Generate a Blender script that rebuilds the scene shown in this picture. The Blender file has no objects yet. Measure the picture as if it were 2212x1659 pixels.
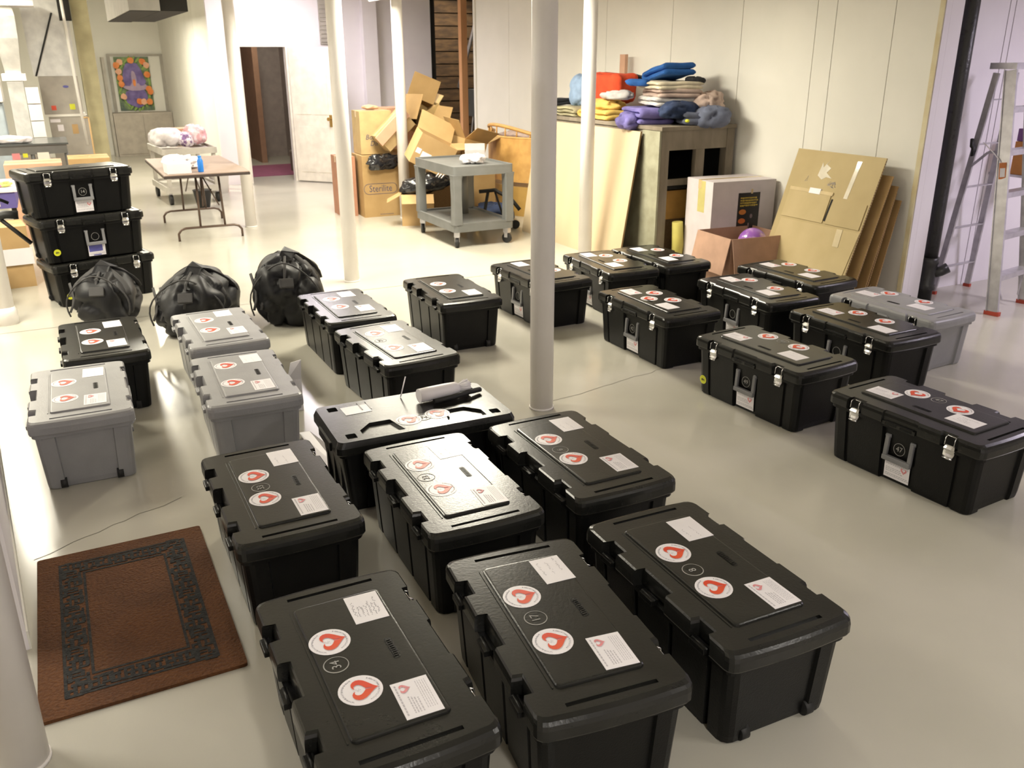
import bpy, bmesh, math, random
from mathutils import Vector, Matrix, Euler, noise
from mathutils.geometry import tessellate_polygon
PI = math.pi
R = math.radians
random.seed(7)
scene = bpy.context.scene
C = scene.collection

# ------------------------------------------------------------------ camera
cam = bpy.data.cameras.new('camera')
cam.sensor_width = 36.0
cam.lens = 1891.0 / 2212.0 * 36.0
cam.clip_start = 0.05
camo = bpy.data.objects.new('camera', cam)
C.objects.link(camo)
rx = Vector((0.89041, -0.45514, -0.00348)); ux = Vector((0.16178, 0.30934, 0.93709)); fw = Vector((0.42543, 0.83496, -0.34907))
M = Matrix((rx, ux, -fw)).transposed().to_4x4()
M.translation = Vector((0, 0, 1.858))
camo.matrix_world = M
scene.camera = camo
cam.dof.use_dof = True; cam.dof.focus_distance = 3.2; cam.dof.aperture_fstop = 6.3
scene.view_settings.view_transform = 'Standard'
scene.view_settings.look = 'None'
scene.view_settings.gamma = 1.0
scene.view_settings.use_curve_mapping = False
scene.view_settings.exposure = 0.1
scene.cycles.use_denoising = True
scene.cycles.max_bounces = 8
scene.cycles.diffuse_bounces = 4
scene.cycles.glossy_bounces = 4
scene.cycles.sample_clamp_indirect = 6.0

# ------------------------------------------------------------------ world + lights
w = bpy.data.worlds.new('world'); scene.world = w; w.use_nodes = True
w.node_tree.nodes['Background'].inputs[0].default_value = (0.9, 0.88, 1.0, 1)
w.node_tree.nodes['Background'].inputs[1].default_value = 0.02

WARM = (1.0, 0.93, 0.76); COOL = (0.92, 0.82, 1.0); NEUT = (1.0, 0.95, 0.88); COOLW = (1.0, 0.92, 1.0)
def area(name, loc, sx, sy, power, col, rot=(0, 0, 0)):
    l = bpy.data.lights.new(name, 'AREA'); l.shape = 'RECTANGLE'; l.size = sx; l.size_y = sy
    l.energy = power; l.color = col
    o = bpy.data.objects.new(name, l); o.location = loc; o.rotation_euler = rot
    C.objects.link(o); return o
CEIL = 3.3
# (x, y, length along y, power, colour)
FIXT = [(3.15, 7.3, 1.2, 165, WARM, .6, 'over the middle of the room'), (3.1, 9.7, 1.2, 80, WARM, .6, 'between the bench and the service cart'), (-1.0, 6.6, 1.2, 120, WARM, .6, 'over the stack of trunks'), (-1.0, 9.2, 1.2, 80, WARM, .6, 'over the left work tables'), (-1.0, 12.0, 1.2, 125, WARM, .6, 'near the furnace'),
        (3.2, 12.9, 1.2, 72, COOLW, .6, 'near the back wall, added to brighten it'), (1.0, 15.6, 1.2, 170, WARM, .14, 'near the flower poster, added to brighten the left wall'),  # both added to brighten the door wall and the left wall
        (7.4, 2.6, 1.2, 64, COOL, .14, 'right of the stepladder'), (3.6, -0.6, 1.2, 38, NEUT, .14, 'added as unseen fill, rear right of the camera'), (-1.6, 3.9, 1.2, 60, NEUT, .14, 'left of the white partition, added as unseen fill'), (0.6, -1.2, 1.2, 64, NEUT, .14, 'behind the camera, added as unseen fill'),  # last three are unseen fill, added to brighten the near area
        (3.4, 16.3, .6, 30, WARM, .14, 'in the hall, added to brighten it'), (6.8, 15.0, .6, 30, WARM, .14, 'inside the stair opening, added to brighten it')]  # both added to lift the dark hall and stair opening
for i, (x, y, L, p, c, wd, _) in enumerate(FIXT):
    area('tube_light', (x, y, 2.555 if y < 11 else 3.115), wd, L, p, c)

# ------------------------------------------------------------------ materials
def mat(name, col, rough=0.6, metal=0.0, col2=None, scale=8.0, bump=0.0, bscale=60.0, spec=0.5, coat=0.0, detail=4.0, stretch=None, emis=None, alpha=None, sharp=(0.35, 0.65), trans=0.0):
    m = bpy.data.materials.new(name); m.use_nodes = True
    nt = m.node_tree; b = nt.nodes['Principled BSDF']
    b.inputs['Base Color'].default_value = (*col, 1)
    b.inputs['Roughness'].default_value = rough
    b.inputs['Metallic'].default_value = metal
    b.inputs['Specular IOR Level'].default_value = spec
    b.inputs['Coat Weight'].default_value = coat
    if trans: b.inputs['Transmission Weight'].default_value = trans
    if alpha is not None: b.inputs['Alpha'].default_value = alpha
    if emis:
        b.inputs['Emission Color'].default_value = (*emis[0], 1); b.inputs['Emission Strength'].default_value = emis[1]
    tc = nt.nodes.new('ShaderNodeTexCoord'); mp = nt.nodes.new('ShaderNodeMapping')
    nt.links.new(tc.outputs['Object'], mp.inputs[0])
    if stretch: mp.inputs['Scale'].default_value = stretch
    if col2 is None: col2 = tuple(c * 0.85 for c in col)
    n = nt.nodes.new('ShaderNodeTexNoise'); n.inputs['Scale'].default_value = scale; n.inputs['Detail'].default_value = detail
    nt.links.new(mp.outputs[0], n.inputs['Vector'])
    r = nt.nodes.new('ShaderNodeValToRGB')
    r.color_ramp.elements[0].position = sharp[0]; r.color_ramp.elements[1].position = sharp[1]
    r.color_ramp.elements[0].color = (*col2, 1); r.color_ramp.elements[1].color = (*col, 1)
    nt.links.new(n.outputs['Fac'], r.inputs[0]); nt.links.new(r.outputs[0], b.inputs['Base Color'])
    if bump:
        n2 = nt.nodes.new('ShaderNodeTexNoise'); n2.inputs['Scale'].default_value = bscale; n2.inputs['Detail'].default_value = 3
        nt.links.new(mp.outputs[0], n2.inputs['Vector'])
        bp = nt.nodes.new('ShaderNodeBump'); bp.inputs['Strength'].default_value = bump; bp.inputs['Distance'].default_value = 0.01
        nt.links.new(n2.outputs['Fac'], bp.inputs['Height']); nt.links.new(bp.outputs[0], b.inputs['Normal'])
    return m
MF = mat('painted_concrete', (0.50, 0.475, 0.41), 0.20, col2=(0.455, 0.435, 0.37), scale=1.3, bump=0.03, bscale=14, spec=0.5)
MW = mat('wall_paint_cream', (0.82, 0.80, 0.735), 0.6, col2=(0.78, 0.765, 0.70), scale=2.0, bump=0.05, bscale=30)
MWL = mat('wall_paint_white', (0.84, 0.81, 0.84), 0.6, col2=(0.80, 0.76, 0.80), scale=2.0, bump=0.05, bscale=40)
MCEIL = mat('ceiling_paint', (0.86, 0.84, 0.78), 0.8)
MCOL = mat('column_paint', (0.88, 0.84, 0.81), 0.42, col2=(0.84, 0.80, 0.77), scale=5)
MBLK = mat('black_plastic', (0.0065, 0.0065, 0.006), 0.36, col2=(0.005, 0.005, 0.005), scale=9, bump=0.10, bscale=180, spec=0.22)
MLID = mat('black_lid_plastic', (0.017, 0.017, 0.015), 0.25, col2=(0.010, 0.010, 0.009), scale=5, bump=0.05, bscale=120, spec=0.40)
MGRY = mat('gray_plastic', (0.30, 0.30, 0.31), 0.36, col2=(0.26, 0.26, 0.27), scale=6, bump=0.08, bscale=160, spec=0.5)
MGHD = mat('gray_handle_plastic', (0.22, 0.22, 0.23), 0.4)
MCHR = mat('chrome_latch', (0.75, 0.75, 0.76), 0.22, 1.0, bump=0.05)
MALU = mat('aluminium', (0.62, 0.61, 0.64), 0.38, 0.8, col2=(0.5, 0.49, 0.52), scale=14, bump=0.03)
MPAP = mat('paper_white', (0.86, 0.83, 0.86), 0.38, col2=(0.83, 0.80, 0.83))
MRED = mat('sticker_red', (0.75, 0.085, 0.02), 0.4, col2=(0.68, 0.05, 0.02))
MPNK = mat('faded_red_print', (0.78, 0.28, 0.30), 0.5)
MINK = mat('gray_print', (0.42, 0.40, 0.44), 0.6)
MINKD = mat('dark_ink', (0.10, 0.09, 0.13), 0.6)
MCHK = mat('chalk_marker', (0.36, 0.35, 0.33), 0.7)
MYEL = mat('yellow_sticker', (0.72, 0.74, 0.04), 0.4)
MBR = mat('carton_brown', (0.43, 0.28, 0.12), 0.75, col2=(0.38, 0.24, 0.095), scale=5, bump=0.04)
MBR2 = mat('carton_tan', (0.50, 0.33, 0.15), 0.75, col2=(0.45, 0.29, 0.125), scale=5, bump=0.04)
MBR3 = mat('carton_pinkish_tan', (0.60, 0.36, 0.24), 0.7, col2=(0.54, 0.32, 0.21), scale=5)
MBRD = mat('corrugated_edge', (0.30, 0.19, 0.09), 0.9, col2=(0.2, 0.12, 0.06), scale=60, stretch=(1, 1, 4))
MTAPE = mat('clear_tape', (0.72, 0.55, 0.30), 0.12, spec=0.9)
MPLY = mat('plywood_face', (0.60, 0.475, 0.31), 0.7, col2=(0.53, 0.415, 0.265), scale=2.2, stretch=(1, 1, 0.3))
MPLYE = mat('plywood_edge', (0.30, 0.19, 0.08), 0.8)
MBEN = mat('weathered_bench_wood', (0.26, 0.22, 0.17), 0.8, col2=(0.17, 0.14, 0.10), scale=7, bump=0.2, bscale=30, stretch=(1, 1, 0.3))
MBENG = mat('grimy_painted_board', (0.38, 0.37, 0.27), 0.7, col2=(0.27, 0.26, 0.18), scale=6, bump=0.1)
MDRK = mat('dark_wood_and_shade', (0.02, 0.018, 0.015), 0.9)  # near black for dark boards, also stands in for shade
MSTD = mat('stud_timber', (0.62, 0.33, 0.16), 0.6, col2=(0.54, 0.27, 0.12), scale=4, stretch=(3, 3, 0.4))
MSTA = mat('rough_dark_planks', (0.20, 0.115, 0.055), 0.8, col2=(0.10, 0.06, 0.035), scale=5, stretch=(1, 1, 4))
MCRT = mat('service_cart_gray', (0.155, 0.158, 0.155), 0.5, col2=(0.13, 0.134, 0.13), scale=6)
MRUB = mat('black_rubber', (0.015, 0.015, 0.015), 0.6)
MIRN = mat('black_iron_pipe', (0.012, 0.012, 0.013), 0.35, col2=(0.03, 0.03, 0.03), scale=30, bump=0.3, bscale=50, sharp=(0.6, 0.7))
MTBL = mat('table_laminate', (0.34, 0.25, 0.20), 0.55, col2=(0.31, 0.23, 0.18))
MTED = mat('table_edge', (0.05, 0.035, 0.03), 0.5)
MTLG = mat('brown_tube_steel', (0.12, 0.08, 0.06), 0.35, 0.3)
MBAG = mat('black_nylon', (0.012, 0.012, 0.014), 0.52, col2=(0.007, 0.007, 0.008), scale=14, bump=0.3, bscale=16, spec=0.4)
MWEB = mat('dark_gray_webbing', (0.04, 0.038, 0.038), 0.7, bump=0.2, bscale=120)
MPOL = mat('black_polythene', (0.012, 0.012, 0.015), 0.18, bump=0.6, bscale=14, spec=0.8)
MPLB = mat('white_plastic_bag', (0.82, 0.78, 0.80), 0.3, bump=0.5, bscale=16)
MDOR = mat('door_paint', (0.84, 0.79, 0.70), 0.45)
MBRS = mat('brass', (0.6, 0.42, 0.15), 0.3, 1.0)
MMET = mat('galvanised_duct', (0.75, 0.75, 0.72), 0.35, 0.6, col2=(0.6, 0.6, 0.58), scale=9)
MFUR = mat('furnace_enamel', (0.42, 0.39, 0.34), 0.5)
MBLU = mat('blue_gray_enamel', (0.45, 0.52, 0.58), 0.5)
MPUR = mat('purple_mat', (0.22, 0.06, 0.11), 0.9)
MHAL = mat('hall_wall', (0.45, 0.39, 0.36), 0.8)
MORG = mat('rattan_orange', (0.66, 0.38, 0.12), 0.5, col2=(0.55, 0.30, 0.09), scale=10)
MFIX = mat('fixture_white', (0.75, 0.75, 0.72), 0.5)
MTUB = mat('lit_tube', (1, 1, 1), 0.5, emis=((1.0, 0.95, 0.82), 9.0))

def heather(name, c, bump=0.35): return mat(name, c, 0.9, col2=tuple(x * 0.72 for x in c), scale=9, bump=bump, bscale=30)
MCL = dict(blue=heather('blue_cloth', (0.02, 0.12, 0.42)), cream=heather('cream_cloth', (0.74, 0.66, 0.50)), ltblue=heather('pale_blue_knit', (0.30, 0.42, 0.62)),
           red=heather('orange_red_cloth', (0.66, 0.07, 0.02)), yellow=heather('yellow_ochre_cloth', (0.74, 0.50, 0.13)), violet=heather('violet_cloth', (0.22, 0.19, 0.50)),
           navy=heather('navy_cloth', (0.03, 0.05, 0.12)), gray=heather('gray_knit', (0.50, 0.48, 0.48)), pink=heather('dusty_pink_cloth', (0.55, 0.42, 0.36)),
           white=heather('white_cloth', (0.78, 0.75, 0.72)), slate=heather('slate_cloth', (0.16, 0.18, 0.26)), olive=heather('khaki_cloth', (0.42, 0.38, 0.24)),
           black=heather('black_cloth', (0.02, 0.02, 0.025)), sky=heather('sky_blue_cloth', (0.10, 0.45, 0.75)), tan=heather('tan_basket_weave', (0.6, 0.36, 0.18)))

# door mat material: bands by generated coordinates
def mat_doormat():
    m = bpy.data.materials.new('coir_door_mat'); m.use_nodes = True; nt = m.node_tree; b = nt.nodes['Principled BSDF']
    b.inputs['Roughness'].default_value = 0.95
    tc = nt.nodes.new('ShaderNodeTexCoord')
    n = nt.nodes.new('ShaderNodeTexNoise'); n.inputs['Scale'].default_value = 90; nt.links.new(tc.outputs['Object'], n.inputs['Vector'])
    n3 = nt.nodes.new('ShaderNodeTexNoise'); n3.inputs['Scale'].default_value = 5; nt.links.new(tc.outputs['Object'], n3.inputs['Vector'])
    mx = nt.nodes.new('ShaderNodeMix'); mx.data_type = 'RGBA'
    mx.inputs['A'].default_value = (0.05, 0.018, 0.005, 1); mx.inputs['B'].default_value = (0.14, 0.052, 0.013, 1)
    ad = nt.nodes.new('ShaderNodeMath'); ad.operation = 'MULTIPLY'
    nt.links.new(n.outputs['Fac'], ad.inputs[0]); nt.links.new(n3.outputs['Fac'], ad.inputs[1])
    ml = nt.nodes.new('ShaderNodeMath'); ml.operation = 'MULTIPLY'; ml.inputs[1].default_value = 2.2; nt.links.new(ad.outputs[0], ml.inputs[0])
    nt.links.new(ml.outputs[0], mx.inputs['Factor']); nt.links.new(mx.outputs['Result'], b.inputs['Base Color'])
    bp = nt.nodes.new('ShaderNodeBump'); bp.inputs['Strength'].default_value = 0.8; bp.inputs['Distance'].default_value = 0.01
    nt.links.new(n.outputs['Fac'], bp.inputs['Height']); nt.links.new(bp.outputs[0], b.inputs['Normal'])
    return m
MMAT = mat_doormat()
MMATB = mat('black_coir_border', (0.030, 0.030, 0.028), 0.95, col2=(0.012, 0.012, 0.012), scale=60, bump=0.6, bscale=120)

# ------------------------------------------------------------------ mesh helpers
class MB:
    """collects geometry in one bmesh"""
    def __init__(s): s.bm = bmesh.new(); s.mi = 0
    def _f(s, vs):
        try: f = s.bm.faces.new(vs); f.material_index = s.mi; return f
        except ValueError: return None
    def box(s, x0, x1, y0, y1, z0, z1, M=None, bev=0.0):
        t = bmesh.new() if bev else s.bm
        co = [(x0, y0, z0), (x1, y0, z0), (x1, y1, z0), (x0, y1, z0), (x0, y0, z1), (x1, y0, z1), (x1, y1, z1), (x0, y1, z1)]
        v = [t.verts.new(c) for c in co]
        for q in ((3, 2, 1, 0), (4, 5, 6, 7), (0, 1, 5, 4), (1, 2, 6, 5), (2, 3, 7, 6), (3, 0, 4, 7)):
            f = t.faces.new([v[i] for i in q]); f.material_index = s.mi
        if bev:
            bmesh.ops.bevel(t, geom=t.edges[:], offset=bev, segments=2, profile=0.6, affect='EDGES')
            s._merge(t, M)
        elif M:
            for x in v: x.co = M @ x.co
        return s
    def _merge(s, t, M=None):
        mp = {}
        for v in t.verts: mp[v] = s.bm.verts.new((M @ v.co) if M else v.co)
        for f in t.faces:
            g = s._f([mp[v] for v in f.verts])
            if g: g.smooth = f.smooth
        t.free()
    def loft(s, loops, cap0=True, cap1=True, closed=True, M=None, smooth=False):
        rows = [[s.bm.verts.new((M @ Vector(p)) if M else p) for p in lp] for lp in loops]
        n = len(rows[0])
        for a, b in zip(rows, rows[1:]):
            for i in range(n if closed else n - 1):
                f = s._f([a[i], a[(i + 1) % n], b[(i + 1) % n], b[i]])
                if f and smooth: f.smooth = True
        if cap0: s._f(rows[0][::-1])
        if cap1: s._f(rows[-1])
        return rows
    def tube(s, pts, r, seg=8, caps=True, radii=None, flat=1.0):
        pts = [Vector(p) for p in pts]; loops = []
        up = Vector((0, 0, 1)); prev = None
        for i, p in enumerate(pts):
            d = (pts[min(i + 1, len(pts) - 1)] - pts[max(i - 1, 0)]).normalized()
            if prev is None:
                a = d.cross(up)
                if a.length < 1e-3: a = d.cross(Vector((1, 0, 0)))
            else: a = prev - d * prev.dot(d)
            a.normalize(); b = d.cross(a); prev = a
            rr = radii[i] if radii else r
            loops.append([p + a * math.cos(2 * PI * k / seg) * rr + b * math.sin(2 * PI * k / seg) * rr * flat for k in range(seg)])
        s.loft(loops, caps, caps, smooth=True); return s
    def lathe(s, prof, seg=20, M=None, smooth=True):
        loops = [[(r * math.cos(2 * PI * k / seg), r * math.sin(2 * PI * k / seg), z) for k in range(seg)] for r, z in prof]
        s.loft(loops, True, True, M=M, smooth=smooth); return s
    def poly(s, pts, z0, z1, holes=None, M=None):
        """prism of a polygon (x, y) with optional holes"""
        rings = [list(pts)] + [list(h) for h in (holes or [])]
        flat = [p for r_ in rings for p in r_]
        tri = tessellate_polygon([[Vector((p[0], p[1], 0)) for p in r_] for r_ in rings])
        mk = lambda z: [s.bm.verts.new((M @ Vector((p[0], p[1], z))) if M else (p[0], p[1], z)) for p in flat]
        lo, hi = mk(z0), mk(z1)
        for t in tri:
            s._f([hi[i] for i in t]); s._f([lo[i] for i in reversed(t)])
        o = 0
        for r_ in rings:
            n = len(r_)
            for i in range(n): s._f([lo[o + i], lo[o + (i + 1) % n], hi[o + (i + 1) % n], hi[o + i]])
            o += n
        return s
    def mesh(s, name, mats, smooth_angle=None):
        bmesh.ops.recalc_face_normals(s.bm, faces=s.bm.faces[:])
        me = bpy.data.meshes.new(name); s.bm.to_mesh(me); s.bm.free()
        for m in (mats if isinstance(mats, (list, tuple)) else [mats]): me.materials.append(m)
        return me
def obj(name, mb, mats, parent=None, loc=None, rot=None, label=None):
    me = mb if isinstance(mb, bpy.types.Mesh) else mb.mesh(name, mats)
    o = bpy.data.objects.new(name, me); C.objects.link(o)
    if parent: o.parent = parent
    if loc is not None: o.location = loc
    if rot is not None: o.rotation_euler = rot
    if label: o['label'] = label
    return o
def tag(o, label, cat, group=None):
    o['label'] = label; o['category'] = cat
    if group: o['group'] = group
    return o
def thing(name, label, cat, loc=(0, 0, 0), rz=0.0, group=None, rot=None):
    o = bpy.data.objects.new(name, None); o.empty_display_size = 0.1; C.objects.link(o)
    o.location = loc; o.rotation_euler = rot if rot else (0, 0, rz)
    return tag(o, label, cat, group)
def struct(name, mb, mats, parent=None):
    o = obj(name, mb, mats, parent)
    if not parent: o['kind'] = 'structure'
    return o
def rrect(hx, hy, r, seg=4, cx=0, cy=0):
    out = []
    for sx, sy, a0 in ((1, 1, 0), (-1, 1, 90), (-1, -1, 180), (1, -1, 270)):
        for k in range(seg + 1):
            a = R(a0 + 90 * k / seg); out.append((cx + sx * (hx - r) + r * math.cos(a), cy + sy * (hy - r) + r * math.sin(a)))
    return out
def circ(r, seg=28, cx=0, cy=0): return [(cx + r * math.cos(2 * PI * k / seg), cy + r * math.sin(2 * PI * k / seg)) for k in range(seg)]
def text_mesh(s, size, ext=0.0006, sx=1.0, shear=0.0):
    cu = bpy.data.curves.new('t', 'FONT'); cu.body = s; cu.size = size; cu.align_x = 'CENTER'; cu.align_y = 'CENTER'; cu.extrude = ext; cu.resolution_u = 2; cu.shear = shear
    o = bpy.data.objects.new('t', cu); C.objects.link(o)
    me = bpy.data.meshes.new_from_object(o); bpy.data.objects.remove(o)
    me.materials.clear()
    for v in me.vertices: v.co.x *= sx
    return me

# ------------------------------------------------------------------ setting
fl = MB(); fl.box(-5.2, 10.0, -3.2, 24, -0.12, 0.0)
FL = struct('floor', fl, MF)
def crack(pts, wdt, m):
    b = MB()
    for (x0, y0), (x1, y1) in zip(pts, pts[1:]):
        d = Vector((x1 - x0, y1 - y0, 0)); n = Vector((-d.y, d.x, 0)).normalized() * wdt
        vs = [Vector((x0, y0, .0012)) - n, Vector((x1, y1, .0012)) - n, Vector((x1, y1, .0012)) + n, Vector((x0, y0, .0012)) + n]
        b._f([b.bm.verts.new(v) for v in vs])
    return obj('floor_crack', b, m, FL)
MCRK = mat('floor_crack_dark', (0.20, 0.19, 0.155), 0.9)  # plain dark tone of the cracks and joints
def wob(x0, y0, x1, y1, n, a):
    return [(x0 + (x1 - x0) * k / n + random.uniform(-a, a), y0 + (y1 - y0) * k / n + random.uniform(-a, a)) for k in range(n + 1)]
crack(wob(-0.32, 3.55, 0.28, 3.84, 12, .012), .0016, MCRK)
crack(wob(2.35, 4.08, 3.25, 4.25, 14, .012), .0016, MCRK)
crack([(-5, 7.08), (9, 7.08)], .003, MCRK)
crack([(-5, 13.2), (6, 13.2)], .003, MCRK)
ce = MB(); ce.box(-5.2, 10.0, -3.2, 24, CEIL, CEIL + .1); struct('ceiling', ce, MCEIL)
# east wall made of tall panels, seams left open between them
seams = [4.62, 5.03, 5.61, 5.82, 6.73, 7.78, 9.0, 10.22, 11.44, 12.5]
wr = bpy.data.objects.new('wall_right', None); C.objects.link(wr); wr['kind'] = 'structure'
for a, b_ in zip(seams, seams[1:]):
    p = MB(); p.box(5.8, 5.86, a + .003, b_ - .003, 0, CEIL, bev=.002); obj('panel', p, MW, wr)
p = MB(); p.box(5.825, 5.9, 4.62, 12.5, 0, CEIL); obj('backing', p, MBENG, wr)
MJAM = mat('aged_yellow_edge', (0.60, 0.50, 0.26), 0.7)
t = MB(); t.box(5.790, 5.7995, 4.600, 4.640, 0, CEIL); struct('trim_1', t, mat('panel_end_trim', (0.72, 0.66, 0.46), 0.6, col2=(0.6, 0.5, 0.28), scale=5))
t = MB(); t.box(5.78, 5.86, 12.5, 12.56, 0, CEIL); struct('trim_2', t, MW)
# ladder recess wall of plain panels
lw = bpy.data.objects.new('wall_recess', None); C.objects.link(lw); lw['kind'] = 'structure'
for a, b_ in ((5.86, 6.86), (6.87, 6.93), (6.94, 8.1), (8.11, 9.4)):
    p = MB(); p.box(a, b_, 4.86, 4.92, 0, CEIL); obj('panel', p, MWL, lw)
p = MB(); p.box(5.80, 5.86, 4.595, 4.618, 0, CEIL); p.box(5.861, 5.99, 4.595, 4.858, 0, CEIL); struct('trim_3', p, MWL)
p = MB(); p.box(9.4, 9.5, -3, 5, 0, CEIL); struct('wall_far_right', p, MWL)
# door wall at y = 14.5 with doorway, vent
DX0, DX1, DZ = 2.78, 3.46, 2.03
p = MB()
p.box(2.35, DX0, 14.5, 14.6, 0, CEIL); p.box(DX1, 5.9, 14.5, 14.6, 0, CEIL); p.box(DX0, DX1, 14.5, 14.6, DZ, CEIL)
p.box(4.70, 4.93, 14.36, 14.5, 0, CEIL)
WB = struct('wall_back', p, MWL)
p = MB()
p.box(DX0 - .05, DX0, 14.46, 14.5, 0, DZ + .05); p.box(DX1, DX1 + .05, 14.46, 14.5, 0, DZ + .05); p.box(DX0, DX1, 14.46, 14.5, DZ, DZ + .05)
struct('trim_4', p, MDOR)
v = thing('wall_vent', 'tall gray metal vent high on the wall beside the open white door', 'vent', (4.12, 14.49, 2.4))
p = MB(); p.box(-.09, .09, -.02, 0, -.33, .33); obj('frame', p, MFUR, v)
for k in range(10):
    p = MB(); p.box(-.075, .075, -.03, -.02, -.30 + k * .06, -.27 + k * .06); obj('slat', p, MFUR, v)
# hall behind the door
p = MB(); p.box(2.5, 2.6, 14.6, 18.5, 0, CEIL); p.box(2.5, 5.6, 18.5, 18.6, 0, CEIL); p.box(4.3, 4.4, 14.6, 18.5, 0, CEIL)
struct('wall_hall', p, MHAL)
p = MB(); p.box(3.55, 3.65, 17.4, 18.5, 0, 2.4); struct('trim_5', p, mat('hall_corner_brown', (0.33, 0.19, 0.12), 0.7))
p = MB(); p.box(2.9, 4.0, 15.3, 16.9, 0.001, .012); tag(obj('hall_mat', p, MPUR), 'purple-red mat on the floor inside the doorway', 'mat')
p = MB(); p.box(3.72, 4.1, 15.6, 15.9, 0, .36, bev=.03); p.box(3.78, 4.04, 15.66, 15.84, .36, .40)
tag(obj('hall_bin', p, MBEN), 'beige bundle standing inside the doorway by the door edge', 'bundle')
# wall running to the poster, poster wall
lf = bpy.data.objects.new('wall_left', None); C.objects.link(lf); lf['kind'] = 'structure'
for a, b_ in ((14.6, 15.9), (15.91, 17.1), (17.11, 18.6), (18.61, 20.5)):
    p = MB(); p.box(2.35, 2.42, a, b_, 0, CEIL); obj('panel', p, MW, lf)
p = MB(); p.box(-5, 2.4, 20.5, 20.6, 0, CEIL); struct('wall_far', p, MW)
p = MB(); p.box(-5.1, -5, -3, 20.5, 0, CEIL); struct('wall_west', p, MW)
p = MB(); p.box(-5, 9.4, -3.1, -3, 0, CEIL); struct('wall_near', p, MWL)
# stair opening at the end of the right wall: dark planks, stud, pipes
st = bpy.data.objects.new('wall_stairwell', None); C.objects.link(st); st['kind'] = 'structure'
for k in range(15):
    p = MB(); p.box(5.95, 7.9, 16.1, 16.14, k * .22 + .004, k * .22 + .205); obj('plank', p, MSTA, st)
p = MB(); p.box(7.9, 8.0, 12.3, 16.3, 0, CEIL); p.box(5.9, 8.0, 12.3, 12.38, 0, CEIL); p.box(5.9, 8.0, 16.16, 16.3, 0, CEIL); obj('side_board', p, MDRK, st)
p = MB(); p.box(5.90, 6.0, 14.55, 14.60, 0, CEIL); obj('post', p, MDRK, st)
p = MB(); p.box(5.82, 5.92, 13.08, 13.19, 0, CEIL, bev=.004)
tag(obj('timber_stud', p, MSTD), 'bare orange timber stud standing in the dark stair opening', 'stud')
for k, (y0, z0, y1, z1) in enumerate(((14.3, 1.4, 13.3, 2.8), (13.0, 1.9, 12.5, 2.5))):
    p = MB(); p.tube([(6.3, y0, z0), (6.3, y1, z1)], .03); tag(obj('conduit', p, MALU), ('long' if k == 0 else 'short') + ' slanting gray pipe in the stair opening ' + ('left' if k == 0 else 'right') + ' of the timber stud', 'pipe')
s_ = thing('trestle', 'dim gray folding frame inside the dark stair opening', 'trestle', (6.7, 14.6, 0))
for dy in (-.2, .25):
    p = MB(); p.tube([(0, dy, 0), (.1, dy * .3, 1.45)], .018); obj('rail', p, MALU, s_)
p = MB(); p.box(-.02, .12, -.16, .18, .9, 1.35); obj('panel', p, MCRT, s_)
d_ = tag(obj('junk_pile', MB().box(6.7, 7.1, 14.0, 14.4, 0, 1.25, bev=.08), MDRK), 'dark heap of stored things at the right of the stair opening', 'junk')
# low white partition at the left, seen nearly edge on
p = MB()
q = [(-.50, 5.02), (-.335, 2.92), (-.40, 2.92), (-.56, 5.02)]
p.poly(q, 0, 2.3); struct('wall_partition', p, MWL)
p = MB(); p.poly([(-.494, 5.02), (-.329, 2.92), (-.335, 2.92), (-.50, 5.02)], 0, .07); struct('baseboard_left', p, MW)
p = MB(); p.box(-1.3, -.5, 1.2, 2.2, 0, .02); struct('trim_6', p, mat('dark_brown_filler', (0.05, 0.02, 0.015), 0.9))  # flat dark brown slab added left of the corner column

# columns
def column(x, y, label, r=.065, cap=False):
    t = thing('support_column', label, 'column', (x, y, 0), 0, 'white steel columns')
    p = MB(); p.lathe([(r, .0), (r, CEIL)], 28); obj('shaft', p, MCOL, t)
    p = MB()
    if cap: p.lathe([(r + .012, 0), (r + .012, .10), (r + .002, .13)], 28)
    else: p.lathe([(r + .004, 0), (r + .004, .012)], 28)
    obj('base_plate', p, MCOL, t)
    p = MB(); p.box(-.1, .1, -.1, .1, CEIL - .012, CEIL); obj('top_plate', p, MCOL, t)
column(2.24, 4.03, 'thick white round column in the centre, rising behind the cross-laid tote')
column(4.50, 7.25, 'white round column directly in front of the leaning plywood sheet')
column(2.20, 7.45, 'white round column rising behind the lilac-lit trunk lid, left of the service cart')
column(3.79, 10.33, 'white round column standing inside the pile of brown cartons')
column(1.96, 10.62, 'cream round column beside the folding table and the doorway')
column(-.50, 7.36, 'white round column cut by the left edge, beside the stacked trunks', cap=True)
column(-.345, 2.36, 'white round column in the bottom left corner beside the door mat')
# soil pipe by the ladder
t = thing('drain_pipe', 'black iron drain pipe standing against the white wall left of the ladder', 'pipe', (6.10, 4.62, 0))
p = MB(); p.lathe([(.055, .0), (.055, CEIL)], 20); obj('pipe', p, MIRN, t)
p = MB(); p.lathe([(.07, .10), (.07, .14), (.062, .15), (.062, .30), (.07, .31), (.07, .36)], 20); obj('hub', p, MIRN, t)
p = MB(); p.tube([(0, 0, .22), (.07, -.06, .25), (.11, -.09, .28)], .042, 12); obj('cleanout', p, MIRN, t)

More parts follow.
